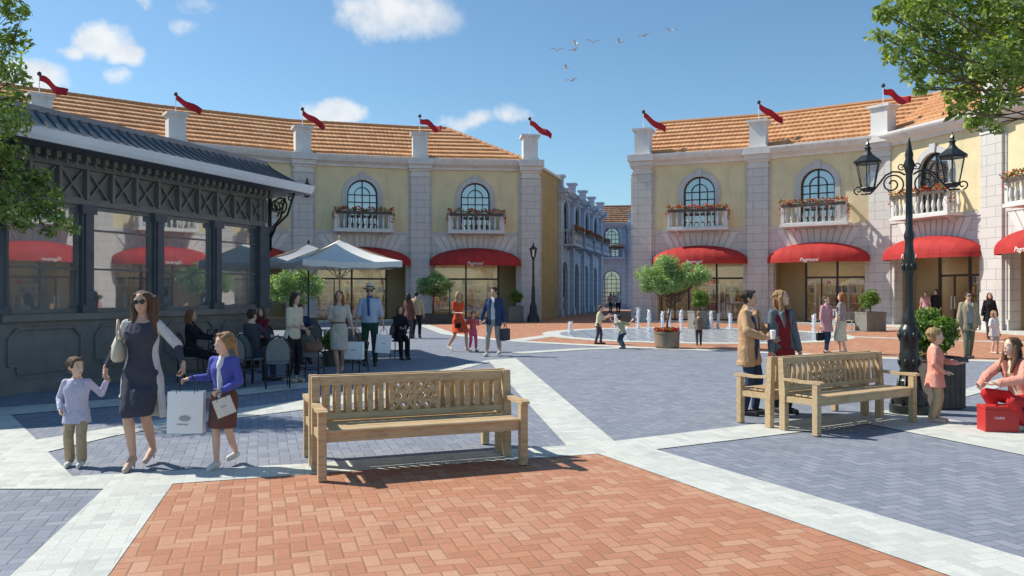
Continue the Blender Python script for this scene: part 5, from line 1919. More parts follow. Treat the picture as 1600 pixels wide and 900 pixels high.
            mb._add(vs, fs)
        if hem < .8: hem_caps(mb, legs, hem, g)
        sleeves(mb, sl, g * .75)
        for k in (-1, 1):                  # lapels
            mb._add([V @ Vector(q) for q in ((k * .05, -.11 - g, 1.47 - .02), (k * .10, -.115 - g, 1.40), (k * .05, -.135 - g, 1.18), (k * .03, -.125 - g, 1.3), (k * .06, -.06, 1.47), (k * .10, -.06, 1.38), (k * .06, -.08, 1.18), (k * .04, -.08, 1.3))], [(0, 1, 2, 3), (7, 6, 5, 4), (0, 4, 5, 1), (1, 5, 6, 2), (2, 6, 7, 3), (3, 7, 4, 0)])
        cap(mb, V @ Vector((0, .035, 1.44)), V @ Vector((0, .03, 1.475)), .066, .062)
        part(nm, mb, mat, 2)
    # shoes
    sh_ = P.get('shoes')
    if sh_:
        for key in 'ab':
            hp, kn, an, ft = legs[key]
            tv = Vector(P.get('toe' + key, (0, -1, 0))).normalized()
            mb = MB(); mb.M = S
            lift = ft.z
            g0 = ft + Vector((0, .03, 0))
            if heel > .02:
                cap(mb, g0 - tv * .02 + Vector((0, 0, .03 + heel)), ft + tv * .15 + Vector((0, 0, .022)), .036, .03)
                cap(mb, g0 - tv * .035 + Vector((0, 0, heel)), g0 - tv * .035 + Vector((0, 0, .006)), .014, .008)
            else:
                cap(mb, g0 - tv * .03 + Vector((0, 0, .045)), ft + tv * .155 + Vector((0, 0, .034)), .044, .034, 12)
                cap(mb, g0 - tv * .03 + Vector((0, 0, .022)), ft + tv * .16 + Vector((0, 0, .018)), .03, .03, 12)
            part('shoe', mb, sh_, 1, .8)
    # hair
    hr = P.get('hair', ('short', 'dark'))
    mb = MB(); mb.M = S @ HM
    st, hcol = hr
    mb.ell((0, .026, .036), (.083, .094, .089), 16, 12)
    mb.ell((0, .045, -.01), (.076, .066, .07), 14, 10)
    if st == 'short':
        mb.ell((0, -.045, .095), (.05, .035, .022), 10, 6)
        for k in (-1, 1): mb.ell((k * .070, -.01, .02), (.012, .03, .035), 8, 6)
    elif st == 'toddler':
        mb.ell((0, -.03, .09), (.05, .04, .02), 10, 6)
    elif st in ('long', 'wind'):
        for k in (-1, 1):
            cap(mb, (k * .045, -.035, .080), (k * .076, -.005, -.02), .020, .024)
            cap(mb, (k * .078, -.0, -.0), (k * .085, .0, -.17), .03, .032)
            if st == 'long' or k > 0:
                cap(mb, (k * .085, -.0, -.15), (k * .09, -.045, -.31), .036, .022)
        cap(mb, (0, .07, -.02), (0, .075, -.25), .07, .05)
        if st == 'wind':
            cap(mb, (.06, .0, .07), (.125, .0, .02), .04, .04); cap(mb, (.125, 0, .02), (.115, -.02, -.2), .045, .04); cap(mb, (.115, -.02, -.2), (.08, -.05, -.40), .042, .022)
            cap(mb, (-.07, -.01, -.1), (-.085, -.03, -.2), .03, .02)
    elif st == 'bob':
        for k in (-1, 1): cap(mb, (k * .074, .0, .03), (k * .082, .0, -.09), .03, .03)
        cap(mb, (0, .06, 0), (0, .065, -.10), .07, .06)
    elif st == 'bun':
        mb.ell((0, .12, .04), (.045, .045, .045), 10, 8)
    elif st == 'tail':
        mb.ell((0, -.04, .09), (.05, .035, .022), 10, 6)
        for k in (-1, 1): cap(mb, (k * .06, -.03, .06), (k * .078, .02, -.03), .022, .022)
        cap(mb, (0, .11, .03), (.02, .14, -.18), .035, .018)
    if near == 2:
        rr = random.Random(len(label))
        for q in range(34):                 # loose locks break up the outline
            a_ = rr.uniform(-.15 * pi, 1.15 * pi); e_ = rr.uniform(.1, 1.3)
            d_ = Vector((cos(a_) * cos(e_), .35 + sin(a_) * cos(e_) * .8, sin(e_))).normalized()
            p_ = Vector((0, .026, .036)) + Vector((d_.x * .082, d_.y * .092, d_.z * .088))
            t_ = Vector((d_.x * .3 + rr.uniform(-.3, .3), d_.y * .3 + .25, -1 + d_.z * .6)).normalized()
            cap(mb, p_, p_ + t_ * rr.uniform(.035, .075), .012, .006, 6)
        if st in ('long', 'wind'):
            for q in range(26):
                a_ = rr.uniform(.12 * pi, .88 * pi); k_ = rr.choice((-1, 1))
                p_ = Vector((.085 * cos(a_), .06 + .06 * sin(a_) * .8, rr.uniform(-.16, .0)))
                cap(mb, p_, p_ + Vector((rr.uniform(-.03, .03), rr.uniform(-.01, .03), -rr.uniform(.08, .2))), .014, .005, 6)
    link('hair', remesh(mb, vox * s * .9, 'hair', 1), HAIR[hcol], root, smooth=True)
    if P.get('hat'):
        mb = MB(); mb.M = S @ HM @ Matrix.Rotation(rad(-8), 4, 'X')
        mb.lathe([(.02, .17), (.06, .175), (.082, .16), (.09, .10), (.092, .075), (.15, .062), (.152, .055), (.09, .058), (.02, .06)], (0, .015, 0), 20, 0, 1, 1.12)
        hat = mb.build('hat', P['hat'], root, auto=50)
        mb = MB(); mb.M = S @ HM @ Matrix.Rotation(rad(-8), 4, 'X'); mb.lathe([(.093, .07), (.0935, .10), (.088, .10), (.088, .07)], (0, .015, 0), 20, 0, 1, 1.12)
        mb.build('hat_band', P.get('band', DARK), hat)
    # face
    if near > 0:
        Hs = S @ HM
        mb = MB(); mb.M = Hs
        for k in (-1, 1): mb.ell((k * .029, -.070, .006), (.0125, .008, .0055), 10, 6)
        mb.build('eyes', EYEW, body, smooth=True)
        mb = MB(); mb.M = Hs
        for k in (-1, 1):
            mb.ell((k * .029, -.0765, .006), (.0062, .004, .0062), 8, 6)
            mb.ell((k * .030, -.075, .029), (.018, .006, .0035), 8, 4)
        mb.build('pupils_and_brows', EYED, body, smooth=True)
        mb = MB(); mb.M = Hs
        mb.ell((0, -.0865, -.057), (.019, .006, .004), 10, 5); mb.ell((0, -.086, -.066), (.016, .006, .005), 10, 5)
        mb.build('lips', LIPS, body, smooth=True)
        if P.get('smile'):
            mb = MB(); mb.M = Hs; mb.ell((0, -.0905, -.0605), (.014, .003, .0032), 10, 5); mb.build('teeth', EYEW, body, smooth=True)
    if P.get('glasses'):
        mb = MB(); mb.M = S @ HM
        for k in (-1, 1):
            mb.ell((k * .031, -.086, .006), (.027, .007, .021), 12, 8)
            mb.bar((k * .056, -.082, .012), (k * .078, .01, .008), .005)
        mb.bar((-.008, -.09, .012), (.008, -.09, .012), .006)
        mb.build('sunglasses', DARK, root, smooth=True)
    for extra in P.get('extra', []):
        extra(root, S, V, U, HM, arms, legs)
    rz = Matrix.Rotation(rad(face), 4, 'Z')
    def wp(key):
        sh, el, wr = arms[key]; d = Vector(P.get('hd' + key, (wr - el))).normalized()
        return Vector(loc) + rz @ ((wr + d * .085) * s)
    def bp(co_): return Vector(loc) + rz @ (Vector(co_) * s)
    return root, wp, bp

def hem_caps(mb, legs, hem, g):
    for key in 'ab':
        hp, kn = legs[key][0], legs[key][1]
        d = (kn - hp).normalized()
        cap(mb, hp, hp + d * max(.02, (.9 - hem) - .05), .094 + g * .6, .092 + g * .6)

def skirt(mb, f, U, legs, hem, flare):
    ka, kb = legs['a'][1], legs['b'][1]
    hipc = (legs['a'][0] + legs['b'][0]) / 2
    rings = []
    for z, rx, ry in ((1.0, .15, .108), (.93, .178, .125), (.86, .186, .132), (.80, .188, .135)):
        rings.append((hipc.x, hipc.y, z - .9 + hipc.z, rx, ry))
    for i in range(1, 6):
        t = i / 5; z = .80 + (hem - .80) * t
        # middle of the legs at that height
        zz = z - .9 + hipc.z
        def lp(L_):
            h, k, a = L_[0], L_[1], L_[2]
            if zz >= k.z: return h.lerp(k, min(1, (h.z - zz) / max(.05, h.z - k.z)))
            return k.lerp(a, min(1, (k.z - zz) / max(.05, k.z - a.z)))
        pa, pb = lp(legs['a']), lp(legs['b'])
        c = (pa + pb) / 2
        rr = .100 - .022 * t
        hx = abs(pa.x - pb.x) / 2 + rr + flare * t; hy = abs(pa.y - pb.y) / 2 + rr + .008 + flare * t
        rings.append((c.x, c.y, z - .9 + hipc.z, max(hx, .14), max(hy, .11)))
        if i == 5: ends = (pa, pb)
    loft(mb, rings[::-1], 20)
    for key, e in zip('ab', ends):
        hp, kn = legs[key][0], legs[key][1]
        e = Vector(e); e.z += .05
        if e.z < kn.z: cap(mb, hp, kn, .096, .072); cap(mb, kn, e, .072, .066)
        else: cap(mb, hp, e, .096, .080)

# ------------------------------------------------------------------ bags
def paper_bag(label, top, w, h, d, mat, rz=0.0, tilt=0.0, mark=None, hand=.16, name='shopping_bag'):
    """top = where the hand holds the handles"""
    t = thing(name, label, 'bag', (top.x, top.y, top.z), rz)
    t.rotation_euler = (0, tilt, rz)
    m = MB(); z1 = -hand; z0 = z1 - h
    k = .92
    # folded sides
    vs = [(-w / 2, -d / 2, z0), (w / 2, -d / 2, z0), (w / 2 - .0, 0, z0), (w / 2, d / 2, z0), (-w / 2, d / 2, z0), (-w / 2, 0, z0)]
    dt = d * .42
    vs += [(-w / 2, -dt, z1), (w / 2, -dt, z1), (w / 2 - .02, 0, z1 - .01), (w / 2, dt, z1), (-w / 2, dt, z1), (-w / 2 + .02, 0, z1 - .01)]
    fs = [(5, 4, 3, 2, 1, 0)] + [(i, (i + 1) % 6, 6 + (i + 1) % 6, 6 + i) for i in range(6)]
    m._add(vs, fs)
    b = m.build('bag_body', mat, t)
    hd = MB()
    for y in (-dt, dt):
        pts = []
        for i in range(9):
            a = pi * i / 8
            pts.append((-.25 * w * cos(a), y * (1 - .9 * sin(a)), z1 - .02 + (hand + .02) * sin(a) ** .7))
        hd.tube(pts, .004, 5)
    hd.build('handle', mat if mark is None else M['frame'], t)
    if mark:
        mk_ = MB()
        mark(mk_, -d / 2 - .003, z0, h, w)
        mk_.build('printed_mark', plain('grey_print', (.42, .40, .44), .8), b)
    return t
# ------------------------------------------------------------------ the cast
def G(u, v, z=.009): p = gp(u, v); p.z = z; return p
c_ = cloth
wht = c_('white', (.72, .72, .72)); blk = c_('black', (.02, .02, .025)); navy = c_('navy', (.035, .06, .13)); beige = c_('beige', (.50, .40, .27))
khaki = c_('khaki', (.42, .32, .20)); gry = c_('charcoal', (.065, .065, .085)); cardi = c_('grey_cardigan', (.60, .58, .56)); tan = c_('tan', (.48, .30, .17))
blue = c_('blue', (.10, .11, .40)); brown = c_('brown', (.16, .075, .06)); pinkk = c_('pink', (.66, .10, .22)); coral = c_('coral', (.72, .10, .04)); denim = c_('denim', (.035, .055, .10))
lblue = c_('light_blue', (.42, .50, .62)); maroon = c_('maroon', (.22, .025, .035)); gjack = c_('slate_jacket', (.13, .16, .19)); peach = c_('peach', (.72, .32, .24)); olive = c_('olive', (.12, .14, .10))
redt = c_('red_trousers', (.55, .04, .04)); cream = c_('cream', (.62, .55, .42)); rose = c_('rose', (.55, .28, .30)); lilac = c_('lilac', (.46, .44, .62)); green = c_('dark_green', (.03, .06, .045))
shoe_w = plain('shoe_white', (.7, .68, .64), .5, .4); shoe_b = plain('shoe_black', (.02, .02, .02), .35, .5); shoe_n = plain('shoe_nude', (.55, .42, .32), .4, .5); leather = plain('leather_brown', (.16, .07, .035), .45, .5, 0, .15)
leather_c = plain('leather_cream', (.55, .48, .36), .5, .4, 0, .08)

def cardigan(root, S, V, U, HM, arms, legs):
    mb = MB(); mb.M = S
    for k, key in ((-1, 'a'), (1, 'b')):
        rings = [(.46 if k > 0 else .66, .24, .10), (.70, .215, .115), (.86, .205, .125), (1.0, .168, .112), (1.12, .15, .108), (1.25, .163, .122), (1.35, .155, .108), (1.40, .130, .09), (1.44, .09, .07)]
        vs = []; n = 8
        op = .95
        for (z, rx, ry) in rings:
            for i in range(n + 1):
                t = -pi / 2 + k * (op + (pi - op + .05) * i / n); vs.append(V @ Vector((rx * cos(t), ry * sin(t) + .01, z)))
            for i in range(n, -1, -1):
                t = -pi / 2 + k * (op + (pi - op + .05) * i / n); vs.append(V @ Vector(((rx - .028) * cos(t), (ry - .028) * sin(t) + .01, z)))
        w_ = 2 * (n + 1); m = len(rings)
        fs = [(j * w_ + i, j * w_ + (i + 1) % w_, (j + 1) * w_ + (i + 1) % w_, (j + 1) * w_ + i) for j in range(m - 1) for i in range(w_)]
        fs += [tuple(range(w_ - 1, -1, -1)), tuple(range((m - 1) * w_, m * w_))]
        if k < 0: fs = [tuple(reversed(q)) for q in fs]
        mb._add(vs, fs)
        sh, el, wr = arms[key]
        cap(mb, V @ Vector((k * .07, 0, 1.39)), sh, .056, .052); cap(mb, sh, el, .050, .050)
    link('cardigan', remesh(mb, .009, 'cardigan', 2), cardi, root, smooth=True)
    for key in 'ab':
        mb = MB(); mb.M = S
        sh, el, wr = arms[key]; cap(mb, sh.lerp(el, .8), el, .040, .040); cap(mb, el, el.lerp(wr, .93), .040, .029)
        link('sleeve', remesh(mb, .009, 'sleeve', 2), gry, root, smooth=True)

def shirt_front(mat, w0=.05, z0=.95, z1=1.44, g=.012, name='shirt_front'):
    def fn(root, S, V, U, HM, arms, legs):
        mb = MB(); mb.M = S
        loft(mb, [(0, -.05, z, w0 * (.6 + .6 * (z - z0) / (z1 - z0)), .078 + g) for z in (z0, (z0 + z1) / 2, z1 - .1)] + [(0, -.02, z1, w0 * .8, .07)], 14, V)
        link(name, remesh(mb, .012, name, 2), mat, root, smooth=True)
    return fn
def scarf(mat):
    def fn(root, S, V, U, HM, arms, legs):
        mb = MB(); mb.M = S
        cap(mb, V @ Vector((0, .01, 1.44)), V @ Vector((0, 0, 1.49)), .075, .07)
        cap(mb, V @ Vector((-.03, -.11, 1.42)), V @ Vector((-.01, -.15, 1.1)), .035, .03)
        link('scarf', remesh(mb, .012, 'scarf', 2), mat, root, smooth=True)
    return fn
W = 5  # ---- family at the left
wpos = G(222, 728)
_, mo_w, mo_b = person('woman in dark dress, grey cardigan and sunglasses walking between two children', wpos, 3, 1.71, dict(
    f=True, q=2, skin=1, hip=.915, heel=.06, fa=(-.02, -.20, 0), fb=(.04, .13, .02), kpa=(0, -1, 0), kpb=(0, -1, 0), ha=(-.33, -.06, .97), hb=(.43, -.08, 1.01), epa=(-.4, .9, -.2), epb=(.4, .9, -.2),
    dress=(gry, 0, .50, -.012), hair=('wind', 'brown'), glasses=True, smile=True, shoes=shoe_n, hyaw=6, hroll=-5, curla=.6, curlb=.8, hda=(0, -.15, -1), hdb=(.1, -.15, -1),
    extra=[cardigan]))
bpos = G(120, 728)
person('small boy in checked shirt and khaki trousers holding the woman by the hand', bpos, 12, 1.10, dict(
    child=.8, q=2, hip=.84, fa=(-.10, -.02, 0), fb=(.10, -.12, .01), ha=(-.20, -.10, .88), hb=(.42, .0, 1.28), epb=(0, .6, -1), epa=(-.6, 1, 0),
    bottom=('trousers', khaki, .97, .02), top=('shirt', c_('lilac_check', (.52, .50, .62), .14, .85, 70), .97, .72, .014), hair=('short', 'brown'), shoes=shoe_w, hyaw=48, smile=True, curlb=.9, hdb=(.4, 0, .9)))
gpos = G(350, 728)
_, gi_w, gi_b = person('girl in blue cardigan and brown skirt holding a white shopping bag handle', gpos, -8, 1.33, dict(
    f=True, child=.45, q=2, skin=0, hip=.875, fa=(-.02, -.18, 0), fb=(.07, .14, .06), ha=(-.47, -.0, 1.10), hb=(.10, -.24, .98), epa=(-.4, .6, -1), epb=(1, .6, -.2),
    bottom=('skirt', brown, .52, .03), top=('cardigan', blue, .95, .86, .014), hair=('tail', 'light'), shoes=shoe_w, hyaw=-42, smile=True, curla=.9, curlb=.7, hdb=(-.7, -.5, -.3), hnb=(0, 0, 1),
    extra=[shirt_front(wht, .055, .93, 1.45, .022, 'blouse')]))
h = mo_w('b')
def mk1(m, y, z0, h, w):
    m.ell((-.0, y, z0 + h * .36), (.055, .0015, .028), 14, 6); m.box(-.07, .03, y - .001, y + .001, z0 + h * .2, z0 + h * .23)
paper_bag('large white paper shopping bag hanging between the woman and the girl', h + Vector((.05, -.03, -.0)), .33, .40, .12, M['offwhite'], .12, .02, mk1, .17)
h = gi_w('b')
paper_bag('small white gift bag held by the girl in the blue cardigan', h + Vector((.05, -.05, .02)), .17, .17, .06, c_('gift_bag', (.68, .68, .60), .04), .3, -.35, lambda m, y, z0, h, w: m.box(-.03, .02, y - .001, y + .001, z0 + h * .5, z0 + h * .56), .06)
t = thing('handbag', 'cream leather handbag hanging from the shoulder of the woman in sunglasses', 'bag', wpos + Vector((-.185, -.10, 1.02)), rad(-75))
m = MB(); n = 10
m.M = Matrix.Rotation(.0, 4, 'X')
loft(m, [(0, 0, 0, .10, .04), (0, 0, .03, .125, .06), (0, 0, .12, .115, .055), (0, 0, .20, .08, .035), (0, 0, .225, .05, .02)], 16)
m.build('bag_body', leather_c, t, smooth=True)
m = MB(); m.tube([(-.07, 0, .19), (-.06, 0, .30), (-.02, .0, .40), (.02, .0, .405), (.06, 0, .30), (.07, 0, .19)], .008, 6); m.build('strap', leather_c, t, smooth=True)

# ---- couple behind the right benches
p = G(1170, 648)
_, tm_w, _b = person('dark-haired man in tan jacket holding a white cup, standing behind the right benches', p, 52, 1.74, dict(
    q=2, skin=1, fa=(-.10, .0, 0), fb=(.10, -.08, 0), ha=(-.20, -.30, 1.08), hb=(.22, -.26, 1.06), epa=(-1, .6, -.3), epb=(1, .6, -.3),
    bottom=('trousers', denim), top=('shirt', wht, .3, .95, .008), slim=.95, jacket=('jacket', tan, .95, .68, .026, .55), hair=('short', 'dark'), shoes=shoe_b, hyaw=18, smile=True, hda=(.3, -.9, .2), hna=(0, 0, 1),
    extra=[lambda root, S, V, U, HM, arms, legs: link('vest', remesh((lambda mb: (setattr(mb, 'M', S), loft(mb, torso_rings(False, .018, .90, 1.38), 18, V), mb)[-1])(MB()), .012, 'vest', 2), navy, root, smooth=True)]))
t = thing('paper_cup', 'white takeaway cup held by the man in the tan jacket', 'cup', tm_w('a') + Vector((.02, -.01, -.03)))
m = MB(); m.lathe([(.028, 0), (.038, .10), (.01, .10)], (0, 0, 0), 14); m.build('cup_body', M['offwhite'], t); m = MB(); m.lathe([(.041, .1), (.041, .108), (.034, .12), (.01, .12)], (0, 0, 0), 14); m.build('lid', M['offwhite'], t)
p = G(1221, 645)
person('blonde woman in maroon blouse and open slate jacket beside the man in the tan jacket', p, 18, 1.74, dict(
    f=True, q=2, hip=.905, fa=(-.08, .0, 0), fb=(.09, -.06, 0), ha=(-.24, -.10, .84), hb=(.25, -.08, .83),
    bottom=('trousers', denim), top=('blouse', maroon, .95, .68, .016), slim=.92, jacket=('jacket', gjack, .98, .76, .022, .85), hair=('wind', 'light'), shoes=shoe_b, hyaw=32, hpitch=-8, smile=True))
# ---- small boy by the lamp and the crouching woman
p = G(1461, 660)
person('small fair-haired boy in a peach shirt standing by the street lamp', p, 62, 1.27, dict(
    child=.75, q=2, hip=.85, fa=(-.08, .02, 0), fb=(.08, -.03, 0), ha=(-.18, -.14, .90), hb=(.12, -.34, 1.06), epa=(-1, .5, -.6), epb=(1, .5, -.6),
    bottom=('trousers', khaki, .97, .015), top=('shirt', peach, .97, .68, .018), hair=('toddler', 'blond'), shoes=shoe_n, hyaw=22, hpitch=-2, smile=True, hda=(.2, -1, .1)))
p = G(1584, 672)
person('woman in red trousers and peach jacket crouching beside a red box, facing the small boy', p, -72, 1.72, dict(
    f=True, q=2, hip=.36, hy=.16, lean=16, fa=(-.10, -.10, 0), fb=(.12, -.02, 0), kpa=(-.25, -1, .6), kpb=(.25, -1, .6), ha=(-.12, -.40, .56), hb=(.10, -.36, .60), epa=(-1, .2, -.3), epb=(1, .2, -.3),
    bottom=('trousers', redt), top=('blouse', cream, .3, .9, .008), jacket=('jacket', peach, .97, .84, .028, .6), hair=('long', 'brown'), shoes=shoe_n, hyaw=-6, hpitch=-12, smile=True))
t = thing('gift_box', 'red box with small white lettering standing on the paving before the crouching woman', 'box', G(1559, 674, .009), rad(-8))
m = MB(); m.bevbox(-.19, .19, -.12, .12, 0, .27, .004); m.build('box_body', plain('red_box', (.50, .035, .03), .45, .4, 0, .06), t)
m = MB(); m.bevbox(-.194, .194, -.124, .124, .272, .31, .004); m.build('lid', plain('red_box', (.5, .03, .03)), t)
text_mesh('CARO', .042, M['offwhite'], 'lettering', t, (-.03, -.1225, .17), (rad(90), 0, 0), 0, .001)

# ---- cafe guests
def seat_person(label, ch, H, P, dz=0):
    P = dict(P); P.setdefault('hip', .57 * 1.75 / H); P.setdefault('hy', .02)
    P.setdefault('fa', (-.1, -.46, 0)); P.setdefault('fb', (.1, -.42, 0)); P.setdefault('kpa', (0, -1, 1)); P.setdefault('kpb', (0, -1, 1))
    P.setdefault('ha', (-.12, -.42, .86)); P.setdefault('hb', (.12, -.42, .86))
    return person(label, (ch.location.x, ch.location.y, 0), math.degrees(ch.rotation_euler.z), H, P)
chairs[4].rotation_euler.z = rad(95); chairs[5].rotation_euler.z = rad(15)
seat_person('dark-haired seated woman in black seen from the side at the left cafe table', chairs[4], 1.68, dict(f=True, q=1, hair=('long', 'auburn'), top=('blouse', blk, .97, .9, .012), bottom=('trousers', blk), shoes=shoe_b, skin=1))
seat_person('seated woman with sunglasses and long auburn hair at the left cafe table', chairs[5], 1.66, dict(f=True, q=1, hair=('long', 'light'), glasses=True, top=('blouse', gry, .97, .9, .012), bottom=('trousers', blk), shoes=shoe_b))
seat_person('seated woman in a dark red top on the chair close to the pavilion corner', chairs[10], 1.64, dict(f=True, q=1, hair=('long', 'brown'), top=('blouse', maroon, .9, .9, .014), bottom=('trousers', blk), shoes=shoe_b))
seat_person('seated short-haired man in a grey shirt left of the large grey-backed chair', chairs[1], 1.72, dict(q=1, hair=('short', 'dark'), top=('shirt', gry, .6, .86, .014), bottom=('trousers', denim), shoes=shoe_b))
seat_person('seated man in a dark jumper on the far side of the middle cafe table', chairs[8], 1.74, dict(q=1, hair=('short', 'dark'), top=('jumper', navy, .95, .86, .014), bottom=('trousers', gry), shoes=shoe_b))
seat_person('seated blonde guest in grey under the white parasol', chairs[9], 1.66, dict(f=True, q=1, hair=('long', 'blond'), top=('blouse', gry, .6, .9, .014), bottom=('trousers', blk), shoes=shoe_b))
seat_person('dark-haired woman in black seated on the chair right of the man in the hat', chairs[7], 1.62, dict(f=True, q=1, hair=('long', 'dark'), top=('blouse', blk, .9, .9, .012), bottom=('trousers', blk), shoes=shoe_b))
_, w1, _b = person('woman in beige top and dark trousers standing among the cafe chairs', G(457, 597), 62, 1.70, dict(
    f=True, q=1, skin=1, ha=(-.1, -.3, 1.05), hb=(.2, -.18, .98), fa=(-.08, 0, 0), fb=(.08, -.05, 0), top=('blouse', cream, .6, .82, .018), bottom=('trousers', blk, .9), hair=('long', 'dark'), shoes=shoe_n, lean=6, hpitch=12))
t = thing('handbag', 'brown leather handbag on the arm of the woman in the beige top', 'bag', w1('b') + Vector((.08, .02, -.34)), rad(15))
m = MB(); loft(m, [(0, 0, 0, .15, .05), (0, 0, .04, .18, .065), (0, 0, .16, .15, .05), (0, 0, .2, .12, .02)], 16); m.build('bag_body', leather, t, smooth=True)
m = MB(); m.tube([(-.1, 0, .18), (-.07, 0, .32), (.07, 0, .32), (.1, 0, .18)], .009, 6); m.build('strap', leather, t, smooth=True)
_, w2, _b = person('woman in a pale belted dress walking from the cafe with a white bag', G(530, 584), 8, 1.74, dict(
    f=True, q=1, skin=1, heel=.04, fa=(-.02, -.16, 0), fb=(.05, .12, .03), ha=(-.12, -.26, 1.10), hb=(.30, -.05, .84), dress=(c_('pale_dress', (.55, .48, .40)), .45, .50, .03), hair=('long', 'auburn'), shoes=shoe_n,
    extra=[lambda root, S, V, U, HM, arms, legs: link('belt', remesh((lambda mb: (setattr(mb, 'M', S), loft(mb, [(0, 0, z, .139, .108) for z in (1.04, 1.07, 1.08)], 18, V), mb)[-1])(MB()), .014, 'belt', 1), leather, root, smooth=True)]))
paper_bag('white shopping bag in the hand of the woman in the pale belted dress', w2('b'), .40, .36, .12, M['offwhite'], -.1, 0, lambda m, y, z0, h, w: m.box(-.05, .05, y - .001, y + .001, z0 + h * .5, z0 + h * .55), .14)
_, w3, _b = person('man in straw hat, light blue shirt and blue scarf carrying shopping', G(578, 571), 6, 1.86, dict(
    q=1, skin=1, fa=(-.11, -.02, 0), fb=(.12, -.12, 0), ha=(-.30, -.08, .84), hb=(.30, -.06, .84), top=('shirt', lblue, .55, .86, .02), bottom=('trousers', green), hair=('short', 'dark'), hat=c_('straw', (.62, .56, .42)), shoes=shoe_b, glasses=True, extra=[scarf(c_('scarf_blue', (.04, .10, .30)))]))
paper_bag('white shopping bag in the hand of the man in the straw hat', w3('b'), .36, .42, .13, M['offwhite'], .5, .1, lambda m, y, z0, h, w: m.box(-.05, .05, y - .001, y + .001, z0 + h * .5, z0 + h * .53), .14)
t = thing('shoulder_bag', 'brown leather bag in the other hand of the man in the straw hat', 'bag', w3('a') + Vector((.02, -.02, -.36)), rad(20))
m = MB(); m.bevbox(-.14, .14, -.05, .05, 0, .24, .02); m.build('bag_body', leather, t); m = MB(); m.tube([(-.1, 0, .23), (-.05, 0, .36), (.05, 0, .36), (.1, 0, .23)], .009, 6); m.build('handle', leather, t)

# ---- strollers in the middle
_, w4, _b = person('man in a tan jacket and dark trousers walking away near the small tree', G(651, 528), 172, 1.74, dict(
    q=1, fa=(-.09, -.10, 0), fb=(.10, .12, .02), jacket=('jacket', c_('sand', (.50, .38, .24)), .97, .80, .022, .05), top=('shirt', wht, .5, .9, .006), bottom=('trousers', blk), hair=('short', 'dark'), shoes=shoe_b))
_, w5, _b = person('dark-haired woman in brown walking beside the man in the tan jacket', G(638, 529), 150, 1.66, dict(
    f=True, q=1, fa=(-.06, -.08, 0), fb=(.08, .10, .02), ha=(-.24, -.10, .84), top=('blouse', brown, .9, .72, .016), bottom=('trousers', gry), hair=('long', 'dark'), shoes=shoe_b))
paper_bag('white shopping bag carried by the couple walking away near the small tree', w5('b') + Vector((.0, 0, 0)), .26, .34, .1, M['offwhite'], .3, 0, None, .12)
_, w6, _b = person('blonde woman in an orange dress striding with a girl across the square', G(716, 549), 38, 1.74, dict(
    f=True, q=1, heel=.04, skin=1, hip=.88, fa=(-.16, .22, .04), fb=(.12, -.28, 0), ha=(-.10, -.28, 1.10), hb=(.28, .10, .92), dress=(coral, .3, .56, .05), hair=('wind', 'blond'), shoes=shoe_w, hyaw=12))
person('girl in a pink outfit walking hand in hand with the man in the blazer', G(739, 549), 30, 1.18, dict(
    f=True, child=.5, q=1, hip=.86, fa=(-.08, .14, .02), fb=(.08, -.16, 0), ha=(-.24, .0, .95), hb=(.42, -.1, 1.22), epb=(0, .5, -1), top=('top', c_('red_pink', (.6, .1, .12)), .4, .80, .014), bottom=('trousers', pinkk, .9), hair=('tail', 'brown'), shoes=shoe_n))
_, w7, _b = person('man in navy blazer and pale trousers carrying a dark bag, leading a girl', G(772, 556), -14, 1.86, dict(
    q=1, skin=1, hip=.885, fa=(-.14, -.20, 0), fb=(.10, .16, .02), ha=(-.30, -.14, .90), hb=(.28, .02, .80), jacket=('blazer', navy, .97, .76, .026, .35), top=('shirt', wht, .4, .9, .008), bottom=('trousers', c_('stone_trousers', (.36, .33, .30)), .86), hair=('short', 'dark'), shoes=shoe_w, hyaw=-25))
t = thing('briefcase', 'dark leather bag hanging from the hand of the man in the navy blazer', 'bag', w7('b') + Vector((0, 0, -.42)), rad(60))
m = MB(); m.bevbox(-.17, .17, -.06, .06, 0, .32, .015); m.build('bag_body', gry, t); m = MB(); m.tube([(-.08, 0, .31), (-.05, 0, .42), (.05, 0, .42), (.08, 0, .31)], .01, 6); m.build('handle', blk, t)
t = thing('handbag', 'small dark handbag swinging behind the woman in the orange dress', 'bag', w6('a') + Vector((-.16, .05, -.42)), rad(40))
m = MB(); m.bevbox(-.09, .09, -.04, .04, 0, .14, .015); m.build('bag_body', blk, t); m = MB(); m.tube([(-.07, 0, .13), (0, 0, .42), (.07, 0, .13)], .006, 6); m.build('strap', blk, t)

# ---- far figures
person('distant man in a white shirt and dark trousers beside the slim lamp', G(855, 494.6, .006), 150, 1.74, dict(q=0, top=('shirt', wht, .6, .84, .016), bottom=('trousers', blk), hair=('short', 'dark'), shoes=shoe_b, fb=(.1, .1, 0)))
person('distant woman in a white top and pink skirt walking into the narrow street', G(877, 494.6, .006), 140, 1.66, dict(f=True, q=0, top=('blouse', wht, .3, .84, .014), bottom=('skirt', c_('far_pink', (.5, .16, .25)), .45, .02), hair=('long', 'red'), shoes=shoe_n, fb=(.07, -.1, 0)))
person('distant figure in pale pink at the end of the narrow street', G(954, 489.5, .006), 20, 1.66, dict(f=True, q=0, top=('blouse', rose, .5, .84, .014), bottom=('trousers', denim), hair=('long', 'brown'), shoes=shoe_b))
person('distant figure in a white top and black trousers at the end of the narrow street', G(966, 490, .006), -10, 1.74, dict(q=0, top=('shirt', wht, .3, .84, .014), bottom=('trousers', blk), hair=('short', 'dark'), shoes=shoe_b))
